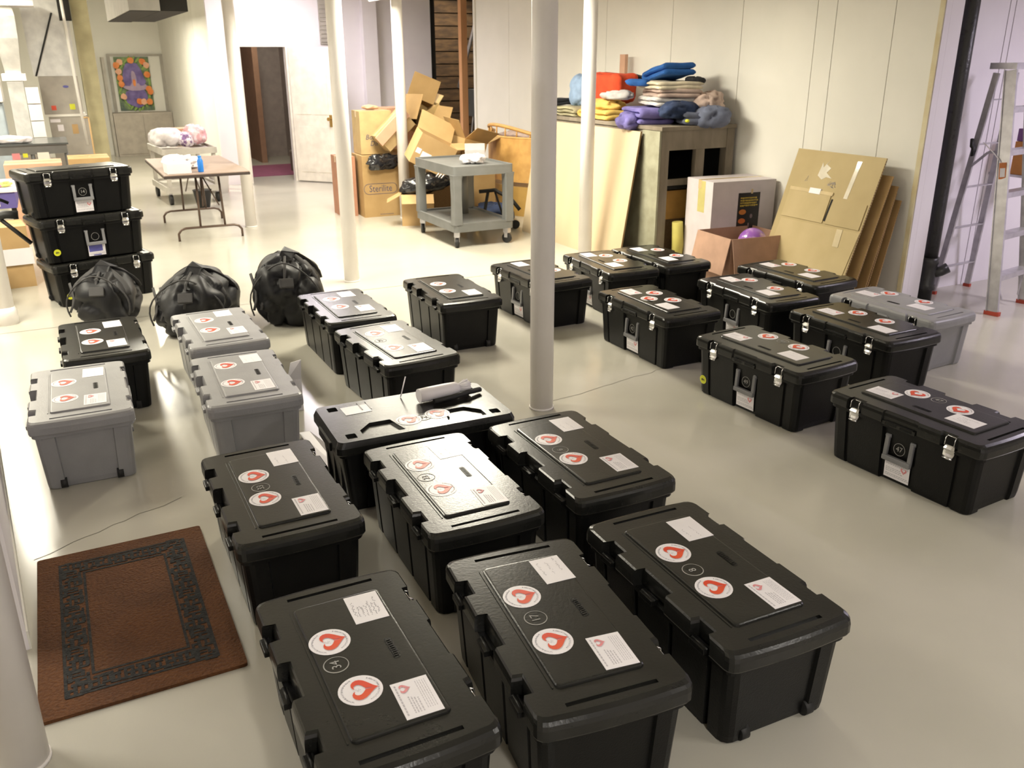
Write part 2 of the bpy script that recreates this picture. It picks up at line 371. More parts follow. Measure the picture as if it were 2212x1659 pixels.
# ceiling fixtures (above the frame), several added only to brighten, and duct
for i, (x, y, L, pw, c, wd, lab) in enumerate(FIXT):
    t = thing('tube_fixture', 'white ceiling light fixture ' + lab, 'light', (x, y, 2.56 if y < 11 else 3.12), 0, 'tube light fixtures on the ceiling')
    h = wd / 2 + .06; p = MB(); sk = .10 if y > 8 else .02; p.poly([(-h - .02, -sk), (-h + .08, .07), (h - .08, .07), (h + .02, -sk), (h + .01, -sk), (h - .085, .062), (-h + .085, .062), (-h - .01, -sk)], -L / 2 - .04, L / 2 + .04, M=Matrix.Rotation(R(90), 4, 'X'))
    obj('reflector', p, MFIX, t)
    for k in range(2 if wd < .3 else 4):
        sx = (k - (.5 if wd < .3 else 1.5)) * (.08 if wd < .3 else .14)
        p = MB(); p.tube([(sx, -L / 2, .025), (sx, L / 2, .025)], .013); obj('tube', p, MTUB, t)
    for sy in (-1, 1):
        p = MB(); p.tube([(0, sy * L * .4, .07), (0, sy * L * .4, CEIL - (2.56 if y < 11 else 3.12))], .006); obj('hanger', p, MALU, t)
t = thing('ceiling_duct', 'pale square duct with its shaded underside painted dark, hanging at the top left', 'duct', (1.0, 9.0, 2.26))
p = MB(); p.box(-.20, .06, -.1, 2.6, 0, .4); obj('duct_body', p, mat('duct_wrap_gray', (0.42, 0.40, 0.36), 0.6), t)
p = MB(); p.box(-.19, .05, -.09, 2.6, -.006, -.001); p.box(.07, .30, -.05, 2.6, .0, .12); obj('underside', p, MDRK, t)  # near-black sheets paint in the shade under the duct

# ------------------------------------------------------------------ door mat
t = thing('door_mat', 'brown rectangular doormat with a black patterned border beside the white partition', 'mat', (-.005, 3.0, 0))
p = MB(); p.poly(rrect(.306, .505, .012), 0, .012); obj('pile', p, MMAT, t)
random.seed(3)
def band(hx, hy, wd):
    b = MB(); b.poly(rrect(hx, hy, .004), .0122, .0135, holes=[rrect(hx - wd, hy - wd, .004)]); return b
obj('border', band(.232, .425, .010), MMATB, t)
obj('border', band(.150, .335, .009), MMATB, t)
b = MB(); zz = .0123
def glyph(cx, cy, a):
    m = Matrix.Translation((cx, cy, zz)) @ Matrix.Rotation(a, 4, 'Z') @ Matrix.Diagonal((1.12, 1.12, 1, 1))
    for (x0, x1, y0, y1) in ((-.033, -.006, -.030, -.020), (-.033, -.023, -.030, .004), (-.033, -.010, -.004, .006), (.002, .033, .014, .026), (.021, .033, -.012, .026), (.004, .030, -.018, -.008), (-.020, .004, .016, .028), (-.006, .010, -.03, -.022), (-.013, -.004, -.022, .024), (.006, .014, -.006, .014)):
        b.box(x0 + random.uniform(-.003, .003), x1, y0, y1 + random.uniform(-.002, .003), 0, random.uniform(.0012, .0022), m)
ny, nx = 13, 6
for i in range(ny):
    y = -.395 + i * .79 / (ny - 1)
    glyph(-.190, y, PI / 2 * (i % 2)); glyph(.190, y, PI / 2 * ((i + 1) % 2))
for i in range(5):
    x = -.125 + i * .0625
    glyph(x, .378, PI * (i % 2)); glyph(x, -.378, PI * (i % 2))
o = obj('border_pattern', b, MMATB, t); o['kind'] = 'stuff'

# ------------------------------------------------------------------ storage trunks
def side_notches(notches):  # list of (centre, width, depth) sorted by centre
    return sorted(notches)
def outline(hu, hv, r, right, left, top, bottom, bulge=0.0, dround=.004):
    """CCW outline; right/left notches along v on +u/-u, top/bottom notches along u on +v/-v"""
    pts = []
    def corner(cx, cy, a0):
        for k in range(4):
            a = R(a0 + 90 * k / 3); pts.append((cx + r * math.cos(a), cy + r * math.sin(a)))
    corner(hu - r, hv - r, 0)
    def endx(seq, sgn):
        for (c, wd, d) in seq:
            for (x, dd) in ((c + sgn * wd / 2, 0), (c + sgn * (wd / 2 - dround), d), (c - sgn * (wd / 2 - dround), d), (c - sgn * wd / 2, 0)):
                yield x, dd
    if top:
        for x, dd in endx(sorted(top, reverse=True), 1): pts.append((x, hv - dd))
    elif bulge:
        for k in range(1, 8): pts.append(((hu - r) * (1 - k / 4), hv))
    corner(-hu + r, hv - r, 90)
    for y, dd in endx(sorted(left, reverse=True), 1): pts.append((-hu + dd, y))
    corner(-hu + r, -hv + r, 180)
    if bottom:
        for x, dd in endx(sorted(bottom), -1): pts.append((x, -hv + dd))
    elif bulge:
        for k in range(1, 8): pts.append((-(hu - r) * (1 - k / 4), -hv))
    corner(hu - r, -hv + r, 270)
    for y, dd in endx(sorted(right), -1): pts.append((hu - dd, y))
    if bulge:
        pts = [(x, y + (1 if y > 0 else -1) * bulge * (1 - (x / hu) ** 2) * (1 if abs(y) > hv * .7 else 0)) for x, y in pts]
    return pts
def trunk_body():
    b = MB()
    o = outline(.206, .385, .035, [(0, .190, .016), (-.292, .022, .010), (.292, .022, .010)], [(-.29, .022, .014), (-.097, .022, .014), (.097, .022, .014), (.29, .022, .014)],
                [(0, .25, .012)], [(0, .25, .012)])
    def lp(su, sv, z): return [(x * su, y * sv, z) for x, y in o]
    b.loft([lp(.885, .93, .0), lp(.915, .945, .006), lp(.925, .955, .03), lp(.985, .99, .262), lp(1.0, 1.0, .270), lp(1.0, 1.0, .284)], True, True)
    # flange under the lid
    b.poly(rrect(.214, .392, .035), .268, .2835)
    # feet at the corners
    for sx in (-1, 1):
        for sy in (-1, 1):
            b.box(sx * .150 - .022, sx * .150 + .022, sy * .335 - .012, sy * .335 + .012, 0, .02)
    return b
SLOT = [[( -.13, s * .357 - .007), (.13, s * .357 - .007), (.13, s * .357 + .007), (-.13, s * .357 + .007)] for s in (-1, 1)]
def trunk_lid():
    b = MB()
    o = outline(.223, .400, .028, [(-.247, .085, .018), (0, .185, .008), (.247, .085, .018)], [(-.26, .09, .030), (0, .17, .030), (.237, .09, .030)], None, None, bulge=.012)
    prof = [(.284, .010, .010), (.286, .002, .003), (.292, .0, .0), (.320, .0, .0), (.333, .0015, .003), (.341, .004, .010), (.3462, .009, .024)]
    loops = [[(x * (1 - iu / .223), y * (1 - iv / .4), z) for x, y in o] for z, iu, iv in prof]
    rows = b.loft(loops, True, False, smooth=False)
    top = [(v.co.x, v.co.y) for v in rows[-1]]
    rings = [top] + [list(s_) for s_ in SLOT]
    tri = tessellate_polygon([[Vector((x, y, 0)) for x, y in r_] for r_ in rings])
    hv = list(rows[-1]); lo = []
    for s_ in SLOT:
        up = [b.bm.verts.new((x, y, .3462)) for x, y in s_]; dn = [b.bm.verts.new((x, y, .338)) for x, y in s_]
        for k in range(4): b._f([up[k], up[(k + 1) % 4], dn[(k + 1) % 4], dn[k]])
        b._f(dn); hv += up
    for t_ in tri: b._f([hv[i] for i in t_])
    # raised centre panel with softened rim
    def pr(hx, hy, z, r): return [(x, y, z) for x, y in rrect(hx, hy, r)]
    b.loft([pr(.128, .296, .346, .014), pr(.127, .295, .3505, .014), pr(.124, .292, .353, .013), pr(.120, .288, .3535, .012)], False, True)
    # second thin step line along the panel's hinge edge
    b.box(-.1385, -.1345, -.29, .29, .346, .3485)
    # front lip
    b.loft([[(x, y, z) for x, y in ((.20, -.085), (.226, -.085), (.226, .085), (.20, .085))] for z in (.282, .30)], True, True)
    return b
def heart_ring(s, zt, t0=.42, wmax=.50):
    """heart with its tip towards +x, lobes towards -x, open between the lobes"""
    outer, inner = [], []; wmax = .60
    n = 26
    for k in range(n + 1):
        t = t0 + (2 * PI - 2 * t0) * k / n
        hx = 16 * math.sin(t) ** 3 / 17; hy = (13 * math.cos(t) - 5 * math.cos(2 * t) - 2 * math.cos(3 * t) - math.cos(4 * t)) / 17
        x, y = -hy * s, hx * s
        f = 1 - wmax * max(0.0, math.sin(PI * k / n)) ** .45 * (1.0 if abs(k - n / 2) > 2.5 else .55)
        outer.append((x, y)); inner.append(((x + .10 * s) * f - .10 * s - .12 * s * (1 - f), y * f))
    return outer, inner
def heart_mb(s, z0, z1):
    b = MB(); o, i = heart_ring(s, 0)
    def strip(z): return [b.bm.verts.new((x, y, z)) for x, y in o], [b.bm.verts.new((x, y, z)) for x, y in i]
    oa, ia = strip(z1)
    for k in range(len(o) - 1): b._f([oa[k], oa[k + 1], ia[k + 1], ia[k]])
    return b
def arc_text(b, r, a0, a1, n, z, h=.005):
    for k in range(n):
        a = R(a0 + (a1 - a0) * k / (n - 1)); m = Matrix.Translation((r * math.cos(a), r * math.sin(a), z)) @ Matrix.Rotation(a + PI / 2, 4, 'Z')
        b.box(-.0016, -.0009, -h / 2, h / 2, 0, .0002, m); b.box(-.0016, .0014, random.choice((-h / 2, 0, h / 2 - .001)), random.choice((-h / 2, 0, h / 2 - .001)) + .0009, 0, .0002, m)
def disc_mb(r, z0, z1, seg=32):
    b = MB(); b.loft([[(x, y, z0) for x, y in circ(r, seg)], [(x, y, z1) for x, y in circ(r, seg)]], True, True); return b
PM = {}
def proto():
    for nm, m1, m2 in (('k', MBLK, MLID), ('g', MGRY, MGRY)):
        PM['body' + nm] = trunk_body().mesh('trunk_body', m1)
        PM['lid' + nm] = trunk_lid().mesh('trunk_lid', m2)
        b = MB()
        b.box(-.028, 0, -.034, .034, -.012, .006, bev=.003); b.tube([(-.012, -.036, .001), (-.012, .036, .001)], .0075, 10)
        PM['hinge' + nm] = b.mesh('hinge', m1)
        b = MB(); b.box(0, .010, -.075, .075, -.012, .012, bev=.003); b.box(.004, .013, -.07, -.01, -.006, .006); b.box(.004, .013, .01, .07, -.006, .006); PM['lip' + nm] = b.mesh('grip_lip', m1)
    # latch: wire bail and stamped plate
    b = MB()
    for sy in (-.022, .022): b.tube([(-.006, sy, .056), (.006, sy, .050), (.010, sy, .018)], .0022, 6)
    b.tube([(-.006, -.022, .056), (-.006, .022, .056)], .0022, 6)
    PM['bail'] = b.mesh('wire_bail', MCHR)
    b = MB()
    b.loft([[(x, y, z) for x, y in ((0, -w_), (d, -w_), (d + .003, -w_ * .5), (d + .003, w_ * .5), (d, w_), (0, w_))] for z, w_, d in ((-.034, .016, .004), (-.028, .020, .010), (-.020, .024, .012), (-.010, .026, .008), (.004, .027, .008), (.012, .026, .012), (.024, .022, .006), (.028, .020, .003))], True, True)
    b.tube([(.012, -.022, -.030), (.016, 0, -.030), (.012, .022, -.030)], .0045, 8)
    PM['plate'] = b.mesh('latch_plate', MCHR)
    b = MB(); b.box(0, .004, -.036, .036, .02, .062, bev=.0015); PM['latch_seat'] = b.mesh('latch_seat', MBLK)
    # handle U
    b = MB()
    b.box(0, .016, -.074, -.054, -.105, .0, bev=.004); b.box(0, .016, .054, .074, -.105, .0, bev=.004); b.box(0, .022, -.074, .074, -.118, -.092, bev=.006)
    b.tube([(.004, -.078, -.002), (.004, -.052, -.002)], .008, 10); b.tube([(.004, .052, -.002), (.004, .078, -.002)], .008, 10)
    PM['handle'] = b.mesh('handle', MGHD)
    b = MB(); b.tube([(-.014, 0, 0), (.014, 0, 0)], .026, 16); PM['wheel'] = b.mesh('wheel', MRUB)
    # embossed mark: small pill of fine relief
    b = MB(); b.poly(rrect(.011, .047, .009), 0, .0008)
    for k in range(9): b.box(-.006, .006, -.038 + k * .009, -.034 + k * .009, .0008, .0022)
    b.box(-.008, -.006, -.04, .04, .0008, .0022)
    PM['emboss'] = b.mesh('embossed_mark', MBLK)
    # round sticker, heart and lettering
    PM['disc'] = disc_mb(.057, 0, .0008).mesh('round_sticker', MPAP)
    PM['heart'] = heart_mb(.041, 0, .0012).mesh('printed_heart', MRED)
    b = MB(); m = Matrix.Identity(4)
    b.box(.012, .029, -.008, .004, 0, .0001, m)
    PM['heart_tip'] = b.mesh('printed_hand', MPNK)
    b = MB(); random.seed(11); arc_text(b, .047, -62, 62, 26, .0009); arc_text(b, .047, 118, 242, 26, .0009)
    for k in range(14):
        a = random.uniform(0, 6.28); r_ = random.uniform(.002, .010); b.box(-.008 + r_ * math.cos(a), -.006 + r_ * math.cos(a), r_ * math.sin(a), .001 + r_ * math.sin(a), .0009, .0011)
    PM['sticker_text'] = b.mesh('sticker_lettering', MINK)
    # labels (local: down = +x, right = +y)
    PM['label'] = MB().box(-.049, .049, -.070, .070, 0, .0010).mesh('paper_label', MPAP)
    random.seed(5)
    b = MB()
    def line(x, y0, y1, h=.0022):
        y = y0
        while y < y1:
            w_ = random.uniform(.004, .011); b.box(x - h / 2, x + h / 2, y, min(y + w_, y1), .0010, .0012); y += w_ + .0022
    line(-.040, -.058, .060, .0045)
    for k, x in enumerate((-.020, -.013, -.006, .002)): line(x, -.056, .010 - .004 * k, .0034)
    for x in (.014, .020, .026, .032, .038): line(x, -.050, .058, .0016)
    PM['print'] = b.mesh('printed_lines', mat('pale_gray_print', (0.55, 0.52, 0.56), 0.6))
    PM['print_heart'] = heart_mb(.017, 0, .0012).mesh('small_heart', MPNK)
    for v in range(4):
        b = MB(); random.seed(20 + v); x = -.036 + .004 * v
        for ln in range((7, 3, 2, 4)[v]):
            y = (-.045, -.02, -.055, -.04)[v] + random.uniform(-.01, .01); end = y + random.uniform(.045, .085)
            px_, py_ = x, y
            while y < end:
                y += random.uniform(.0022, .0042); nx = x + random.uniform(-.0042, .0042)
                d = Vector((nx - px_, y - py_, 0)); n_ = Vector((-d.y, d.x, 0)).normalized() * .00055
                if random.random() < .87: b._f([b.bm.verts.new(Vector((px_, py_, .0012)) - n_), b.bm.verts.new(Vector((nx, y, .0012)) - n_), b.bm.verts.new(Vector((nx, y, .0012)) + n_), b.bm.verts.new(Vector((px_, py_, .0012)) + n_)])
                px_, py_ = nx, y
            x += (.011, .03, .035, .015)[v]
        PM['hand%d' % v] = b.mesh('handwriting', MINKD if v in (0, 3) else MINK)
    b = MB(); b.poly(circ(.034, 28), 0, .0005, holes=[circ(.0315, 28, .0004, .0006)]); PM['ring'] = b.mesh('marker_ring', MCHK)
    b = MB(); b.poly(circ(.030, 28), 0, .0006, holes=[circ(.028, 28)]); PM['ringf'] = b.mesh('marker_ring', MCHK)
    PM['front_label'] = MB().box(0, .001, -.066, .066, -.046, .046).mesh('front_label', MPAP)
    b = MB()
    for k, z in enumerate((.034, .028, .022, .004, -.004, -.012, -.026, -.033)):
        y = -.058
        while y < (.058 if k < 3 or k > 5 else .02):
            w_ = random.uniform(.004, .012); b.box(.001, .0013, y, y + w_, z - .0014, z + .0012); y += w_ + .003
    PM['front_print'] = b.mesh('printed_lines', MINK)
    b = MB(); b.loft([[(0, x, z) for x, z in circ(.026, 24)], [(.001, x, z) for x, z in circ(.026, 24)]], True, True)
    PM['yellow'] = b.mesh('round_yellow_sticker', MYEL)
    b = MB(); b.loft([[(.0012, x, z) for x, z in circ(.021, 24)], [(.0014, x, z) for x, z in circ(.021, 24)]], True, True); PM['yellow_in'] = b.mesh('yellow_disc', mat('yellow_disc', (0.62, 0.64, 0.03), 0.5))
    b = MB(); 
    b.loft([[(z, x, y) for x, y in ((-.013, .002), (-.004, .008), (.006, .004), (.014, .002), (.012, -.006), (.002, -.004), (-.006, -.009), (-.012, -.004))] for z in (.0015, .0018)], True, True)
    PM['yellow_mark'] = b.mesh('dark_mark', mat('olive_print', (0.10, 0.10, 0.02), 0.6))
proto()
TXT = {}
def ttext(s, sz):
    if (s, sz) not in TXT: TXT[(s, sz)] = text_mesh(s, sz, .0003); TXT[(s, sz)].materials.append(MCHK)
    return TXT[(s, sz)]
TOPZ = .3537
def trunk(x, y, z, yaw, label, marks, gray=False, num=None, front=False, hv=0, yellow=None, blue=False, open_=False):
    k = 'g' if gray else 'k'
    t = thing('storage_trunk', label, 'trunk', (x, y, z), R(yaw), 'lidded storage trunks')
    obj('trunk_body', PM['body' + k], None, t); L = obj('trunk_lid', PM['lid' + k], None, t)
    obj('embossed_mark', PM['emboss'], None, L, (.074, 0, .3533))
    for v in (-.26, 0, .237): obj('hinge', PM['hinge' + k], None, t, (-.206, v, .296))
    obj('grip_lip', PM['lip' + k], None, t, (.2135, 0, .292))
    for v in (-.247, .247):
        q = obj('latch', PM['plate'], None, t, (.2055, v, .270)); obj('wire_bail', PM['bail'], None, q, (.004, 0, .010))
        obj('latch_seat', PM['latch_seat'], None, q, (-.004, 0, -.002))
    obj('handle', PM['handle'], None, t, (.183, 0, .225), (0, R(-3), 0), label='gray carrying handle')
    for u in (-.12, .12): obj('wheel', PM['wheel'], None, t, (u, -.352, .0265))
    ip = 0
    for s in marks.split():
        c = s[0]; a, b_ = [float(q) for q in s[1:].split(',')]
        zz = TOPZ if (abs(a) < .075 and abs(b_) < .245) or c in 'n' else TOPZ
        if c == 's':
            q = obj('round_sticker', PM['disc'], None, t, (a, b_, TOPZ), (0, 0, R(random.uniform(-9, 9))), label='round white sticker with a red heart')
            obj('printed_heart', PM['heart'], None, q, (0.006, 0, .0011)); obj('printed_hand', PM['heart_tip'], None, q, (0, 0, .0012)); obj('sticker_lettering', PM['sticker_text'], None, q)
        elif c == 'p':
            q = obj('paper_label', PM['label'], None, t, (a, b_, TOPZ), (0, 0, R(random.uniform(-2.5, 2.5))), label='handwritten white label' if b_ > 0 else 'printed white label')
            if b_ > 0: obj('handwriting', PM['hand%d' % hv], None, q)
            else: obj('printed_lines', PM['print'], None, q); obj('small_heart', PM['print_heart'], None, q, (-.020, .040, .0012))
        elif c == 'n':
            q = obj('number_mark', PM['ring'], None, t, (a, b_, TOPZ + .0002)); 
            if num: obj('number', ttext(num, .036), None, q, (0, 0, .0004), (0, 0, R(90)))
    if front:
        f = obj('front_label', PM['front_label'], None, t, (.1835, .0, .066), (0, R(3), 0), label='white label under the handle')
        obj('printed_lines', PM['front_print'], None, f)
        if not blue: obj('small_heart', PM['print_heart'], None, f, (.0012, .036, .012), (0, R(90), 0))
        else:
            b = MB(); b.box(.001, .0014, -.06, .045, -.012, .04); b.box(.001, .0014, -.03, .03, -.044, -.036)
            obj('blue_print', b, mat('blue_print', (0.12, 0.12, 0.42), 0.5), f)
        q = obj('number_mark', PM['ringf'], None, t, (.1905, 0, .175), (0, R(90), 0))
        if num and num != '?': obj('number', ttext(num, .034), None, q, (0, 0, .0005), (0, 0, R(90)))
    if yellow is not None:
        q = obj('round_yellow_sticker', PM['yellow'], None, t, (.1935, yellow, .085), (0, R(3), 0), label='round yellow sticker')
        obj('yellow_disc', PM['yellow_in'], None, q); obj('dark_mark', PM['yellow_mark'], None, q)
    return t
random.seed(42)
TR = [
('T1', .534, 1.919, -.6, 's-0.072,0.100 s-0.055,-0.128 p0.067,0.212 p0.064,-0.215 n-0.083,-0.003', dict(num='34', hv=0), 'large black trunk numbered 34, nearest the camera at the bottom, right of the doormat'),
('T2', 1.086, 1.853, -6.3, 's-0.065,0.109 s-0.063,-0.120 n-0.067,-0.004 p0.077,0.213 p0.071,-0.214', dict(num='17', hv=1), 'black trunk numbered 17, middle of the three nearest the camera'),
('T3', 1.641, 1.857, -1.8, 's-0.061,0.102 s-0.066,-0.115 n-0.065,-0.008 p0.079,0.207 p0.075,-0.213', dict(num='8', hv=2), 'darkest black trunk numbered 8, rightmost of the three nearest the camera'),
('T4', .554, 3.047, -.2, 's-0.064,0.105 s-0.064,-0.099 n-0.060,-0.001 p0.073,0.227 p0.070,-0.215', dict(num='33', hv=2), 'black trunk with a lilac sheen on its lid, directly right of the doormat\'s far corner'),
('T5', 1.155, 2.815, -1.2, 's-0.064,0.136 s-0.063,-0.096 n-0.080,0.020 p0.075,0.218 p0.078,-0.216', dict(num='23', hv=2), 'black trunk with a pale green glare over its lid, in front of the crosswise tote'),
('T6', 1.723, 2.805, -.4, 's-0.059,0.126 s-0.060,-0.083 n-0.066,0.014 p0.089,0.235 p0.082,-0.194', dict(num='6', hv=2), 'black trunk at the foot of the thick central column'),
('G1', -.067, 4.534, -1.1, 's-0.066,0.109 s-0.062,-0.133 p0.069,0.217 p0.066,-0.197', dict(gray=True, hv=2), 'gray trunk at the far left, standing just beyond the doormat by the bright floor'),
('B1', .087, 5.433, .5, 's-0.054,0.110 s-0.055,-0.114 p0.072,0.216 p0.065,-0.198', dict(hv=2), 'black trunk between the leftmost gray trunk and the duffel bag'),
('G2', .724, 5.332, .9, 's-0.055,0.141 s-0.060,-0.090 p0.076,0.247 p0.080,-0.166', dict(gray=True, hv=2), 'gray trunk just in front of the middle duffel bag'),
('G3', .685, 4.368, -2.1, 's-0.062,0.167 s-0.066,-0.117 p0.076,0.234 p0.065,-0.201', dict(gray=True, hv=2), 'gray trunk behind the lilac-sheened black trunk, nearer of the middle gray pair'),
('P1', 1.549, 5.455, .2, 's-0.045,0.146 s-0.049,-0.067 p0.081,0.225 p0.084,-0.165', dict(hv=2), 'black trunk with bright lilac glare on its lid, touching the rightmost duffel bag'),
('P2', 1.568, 4.554, 4.0, 's-0.049,0.170 s-0.064,-0.133 n-0.075,0.023 p0.079,0.215 p0.067,-0.204', dict(num='29', hv=2), 'ribbed black trunk numbered 29, just behind the crosswise tote'),
('P3', 2.341, 5.540, -1.4, 's-0.048,0.116 s-0.063,-0.102 p0.075,-0.205', dict(hv=2), 'black trunk standing alone left of the thick central column'),
('R1', 3.416, 2.450, 183.2, 's-0.072,-0.130 s-0.058,0.100 n-0.083,-0.025 p0.046,-0.222 p0.039,0.192', dict(num='47', hv=3, front=True), 'black trunk numbered 47, nearest of the right-hand group, cut by the right edge'),
('R2', 3.402, 3.466, 183.1, 's-0.097,-0.141 s-0.096,0.089 n-0.100,-0.030 p0.053,-0.230 p0.040,0.176', dict(num='49', hv=2, front=True, yellow=-.335), 'black trunk numbered 49 with a yellow sticker low on its left front'),
('R3', 4.250, 3.614, 180.2, 's-0.083,-0.115 s-0.081,0.094 p0.043,-0.218 p0.064,0.203', dict(num='?', hv=2, front=True), 'black trunk directly in front of the right-hand gray trunk'),
('R4', 4.803, 3.803, 183.4, 's-0.106,-0.168 s-0.109,0.092 p0.015,-0.240 p0.015,0.158', dict(gray=True, hv=2, front=True), 'gray trunk beside the black drain pipe and the stepladder'),
('R5', 3.426, 4.591, 179.5, 's-0.074,-0.140 s0.043,-0.034 s-0.075,0.067 p0.051,-0.240 p0.047,0.173', dict(num='42', hv=2, front=True), 'black trunk with three round heart stickers on its lid'),
('R6', 4.246, 4.553, 177.6, 's-0.073,-0.165 s-0.074,0.107 p0.033,-0.240 p0.048,0.176', dict(num='?', hv=2, front=True), 'black trunk in the second row on the right, behind the trunk with the yellow sticker'),
('R7', 4.832, 4.782, 182.4, 's-0.115,-0.180 s-0.110,0.058 p0.022,-0.240 p0.032,0.162', dict(hv=2, front=True), 'black trunk farthest right in the back row, in front of the flattened cartons'),
('R8', 3.148, 5.709, 182.0, 's-0.068,-0.135 s-0.086,0.056 p0.034,-0.240', dict(num='?', hv=2, front=True), 'black trunk partly hidden behind the thick central column'),
('R9', 3.80, 5.746, 176.5, 's-0.055,-0.158 s-0.069,0.047 p0.060,-0.240 p0.051,0.160', dict(num='?', hv=2, front=True), 'black trunk in the back row at the foot of the thin column'),
('R10', 4.285, 5.75, 180.2, 's-0.088,-0.146 s-0.085,0.113 p0.044,-0.227 p0.044,0.181', dict(hv=2, front=True), 'black trunk in the back row in front of the open carton with the purple ball'),
]
for (n_, x, y, a, mk, kw, lb) in TR: trunk(x, y, 0, a, lb, mk, **kw)
SA = -74.4
trunk(.185, 7.93, 0, SA, 'lowest black trunk of the stack of three at the left', '', front=False, yellow=-.30)
trunk(.150, 7.93, .355, SA, 'middle black trunk of the stack of three, with a blue-printed label', '', front=True, num='?', yellow=-.30, blue=True)
trunk(.115, 7.93, .71, SA, 'topmost black trunk of the stack of three, lid burnt bright by glare', '', front=True, num='14')
# ------------------------------------------------------------------ crosswise tote with roll
t = thing('wide_tote', 'black lidded tote lying crosswise with two sunken pads and a number between its heart stickers', 'trunk', (1.285, 3.52, 0), R(-2))
b = MB()
def rl(hx, hy, r, z, cy=0): return [(x, y, z) for x, y in rrect(hx, hy, r, 4, 0, cy)]
b.loft([rl(.36, .185, .03, 0), rl(.365, .19, .03, .02), rl(.392, .21, .03, .29)], True, True)
b.poly(rrect(.402, .22, .03), .27, .285)
for s in (-1, 1):
    for yy in (-.12, .0, .12): b.box(s * .372 - .012, s * .372 + .012, yy - .012, yy + .012, .02, .27)
for xx in (-.28, -.09, .09, .28): b.box(xx - .012, xx + .012, -.212, -.185, .02, .27)
obj('tote_body', b, MBLK, t)
b = MB()
lo = [rl(.41, .226, .03, .284), rl(.415, .23, .03, .29), rl(.415, .23, .03, .318), rl(.403, .222, .03, .345)]
rows = b.loft(lo, True, False)
holes = [[(x, y) for x, y in ((-.285, -.19), (-.10, -.19), (-.13, -.055), (-.225, -.055), (-.285, -.12))], [(.10, -.19), (.285, -.19), (.285, -.12), (.225, -.055), (.13, -.055)], rrect(.022, .026, .004, 1, -.335, -.165), rrect(.022, .026, .004, 1, .335, -.165),
         rrect(.022, .026, .004, 1, .335, .165), rrect(.022, .026, .004, 1, -.335, .165)]
def ledge(b, rows, rings, zt, depth):
    top = [(v.co.x, v.co.y) for v in rows[-1]]
    tri = tessellate_polygon([[Vector((x, y, 0)) for x, y in r_] for r_ in [top] + rings]); hv = list(rows[-1])
    for s_ in rings:
        n = len(s_); up = [b.bm.verts.new((x, y, zt)) for x, y in s_]; dn = [b.bm.verts.new((x, y, zt - depth)) for x, y in s_]
        for k in range(n): b._f([up[k], up[(k + 1) % n], dn[(k + 1) % n], dn[k]])
        b._f(dn); hv += up
    for t_ in tri: b._f([hv[i] for i in t_])
ledge(b, rows, holes, .345, .012)
for xx in (-.21, -.17): b.box(xx - .003, xx + .003, .10, .20, .345, .348)
L = obj('tote_lid', b, MLID, t)
for s in (-1, 1):
    b = MB(); b.box(-.006, .006, -.10, .10, -.02, .02, bev=.004); obj('end_latch', b, MBLK, t, (s * .417, -.02, .292))
q = obj('paper_label', MB().box(-.062, .062, -.048, .048, 0, .001), MPAP, t, (-.235, .12, .3455), (0, 0, R(2)))
for sx, sy in ((-.055, -.10), (.085, -.085)):
    q = obj('round_sticker', PM['disc'], None, t, (sx, sy, .3455), (0, 0, R(20)), label='round white sticker with a red heart')
    obj('printed_heart', PM['heart'], None, q, (.006, 0, .0011)); obj('sticker_lettering', PM['sticker_text'], None, q)
q = obj('number_mark', PM['ring'], None, t, (.015, -.10, .3458)); obj('number', ttext('34', .036), None, q, (0, 0, .0004), (0, 0, R(-20)))
q = thing('paper_roll', 'tied white paper roll with a ragged fanned end lying on the crosswise tote', 'paper roll', (1.50, 3.60, .3465 + .036), R(4))
b = MB(); b.tube([(-.16, 0, 0), (-.1, 0, 0), (-.02, 0, 0), (.03, .0, 0), (.05, 0, 0)], .035, 18, radii=[.033, .034, .034, .032, .022]); obj('roll', b, MPAP, q)
b = MB(); random.seed(9)
for k in range(26):
    a = 2 * PI * k / 26; r1 = .034 * random.uniform(.7, 1.1)
    b.tube([(.05, .018 * math.cos(a), .018 * math.sin(a)), (.10 + random.uniform(-.006, .006), r1 * math.cos(a), r1 * math.sin(a))], .003, 4)
b.loft([[(x, r_ * math.cos(2 * PI * k / 16), r_ * math.sin(2 * PI * k / 16)) for k in range(16)] for x, r_ in ((.045, .019), (.10, .030))], True, True)
obj('fanned_end', b, MPAP, q)
tag(obj('black_strap', MB().tube([(-.13, -.05, 0), (-.03, -.055, .004), (.06, -.045, .006), (.13, -.03, 0)], .014, 8, flat=.9), MRUB, None, (1.52, 3.60, .3465 + .016), (0, 0, R(6))), 'black rubber strap lying against the paper roll on the crosswise tote', 'strap')
tag(obj('white_stick', MB().tube([(0, 0, .003), (.04, .03, .09)], .0032, 6), MPAP, None, (1.29, 3.70, .345)), 'thin white stick leaning up from the crosswise tote', 'stick')
# paper sheets on the floor
b = MB(); b.loft([[(-.05, 0, 0), (.05, 0, 0), (.05, .004, 0), (-.05, .004, 0)], [(-.035, .06, .16), (.045, .05, .17), (.045, .054, .17), (-.035, .064, .16)], [(-.01, .07, .26), (.055, .03, .29), (.055, .034, .29), (-.01, .074, .26)]], True, True)
tag(obj('paper_sheet', b, MPAP, None, (.985, 4.63, 0), (0, 0, R(-20))), 'creased gray-white paper sheet standing on the floor against the middle gray trunk', 'paper')
b = MB(); b.loft([[(-.03, -.30, z), (.035, -.26, z), (.05, .0, z + .02), (.02, .24, z + .01), (-.04, .22, z + .02)] for z in (.002, .006)], True, True)
tag(obj('paper_sheet', b, MPAP, None, (.955, 4.03, 0)), 'long creased white sheet on the floor between the gray trunk and the crosswise tote', 'paper')

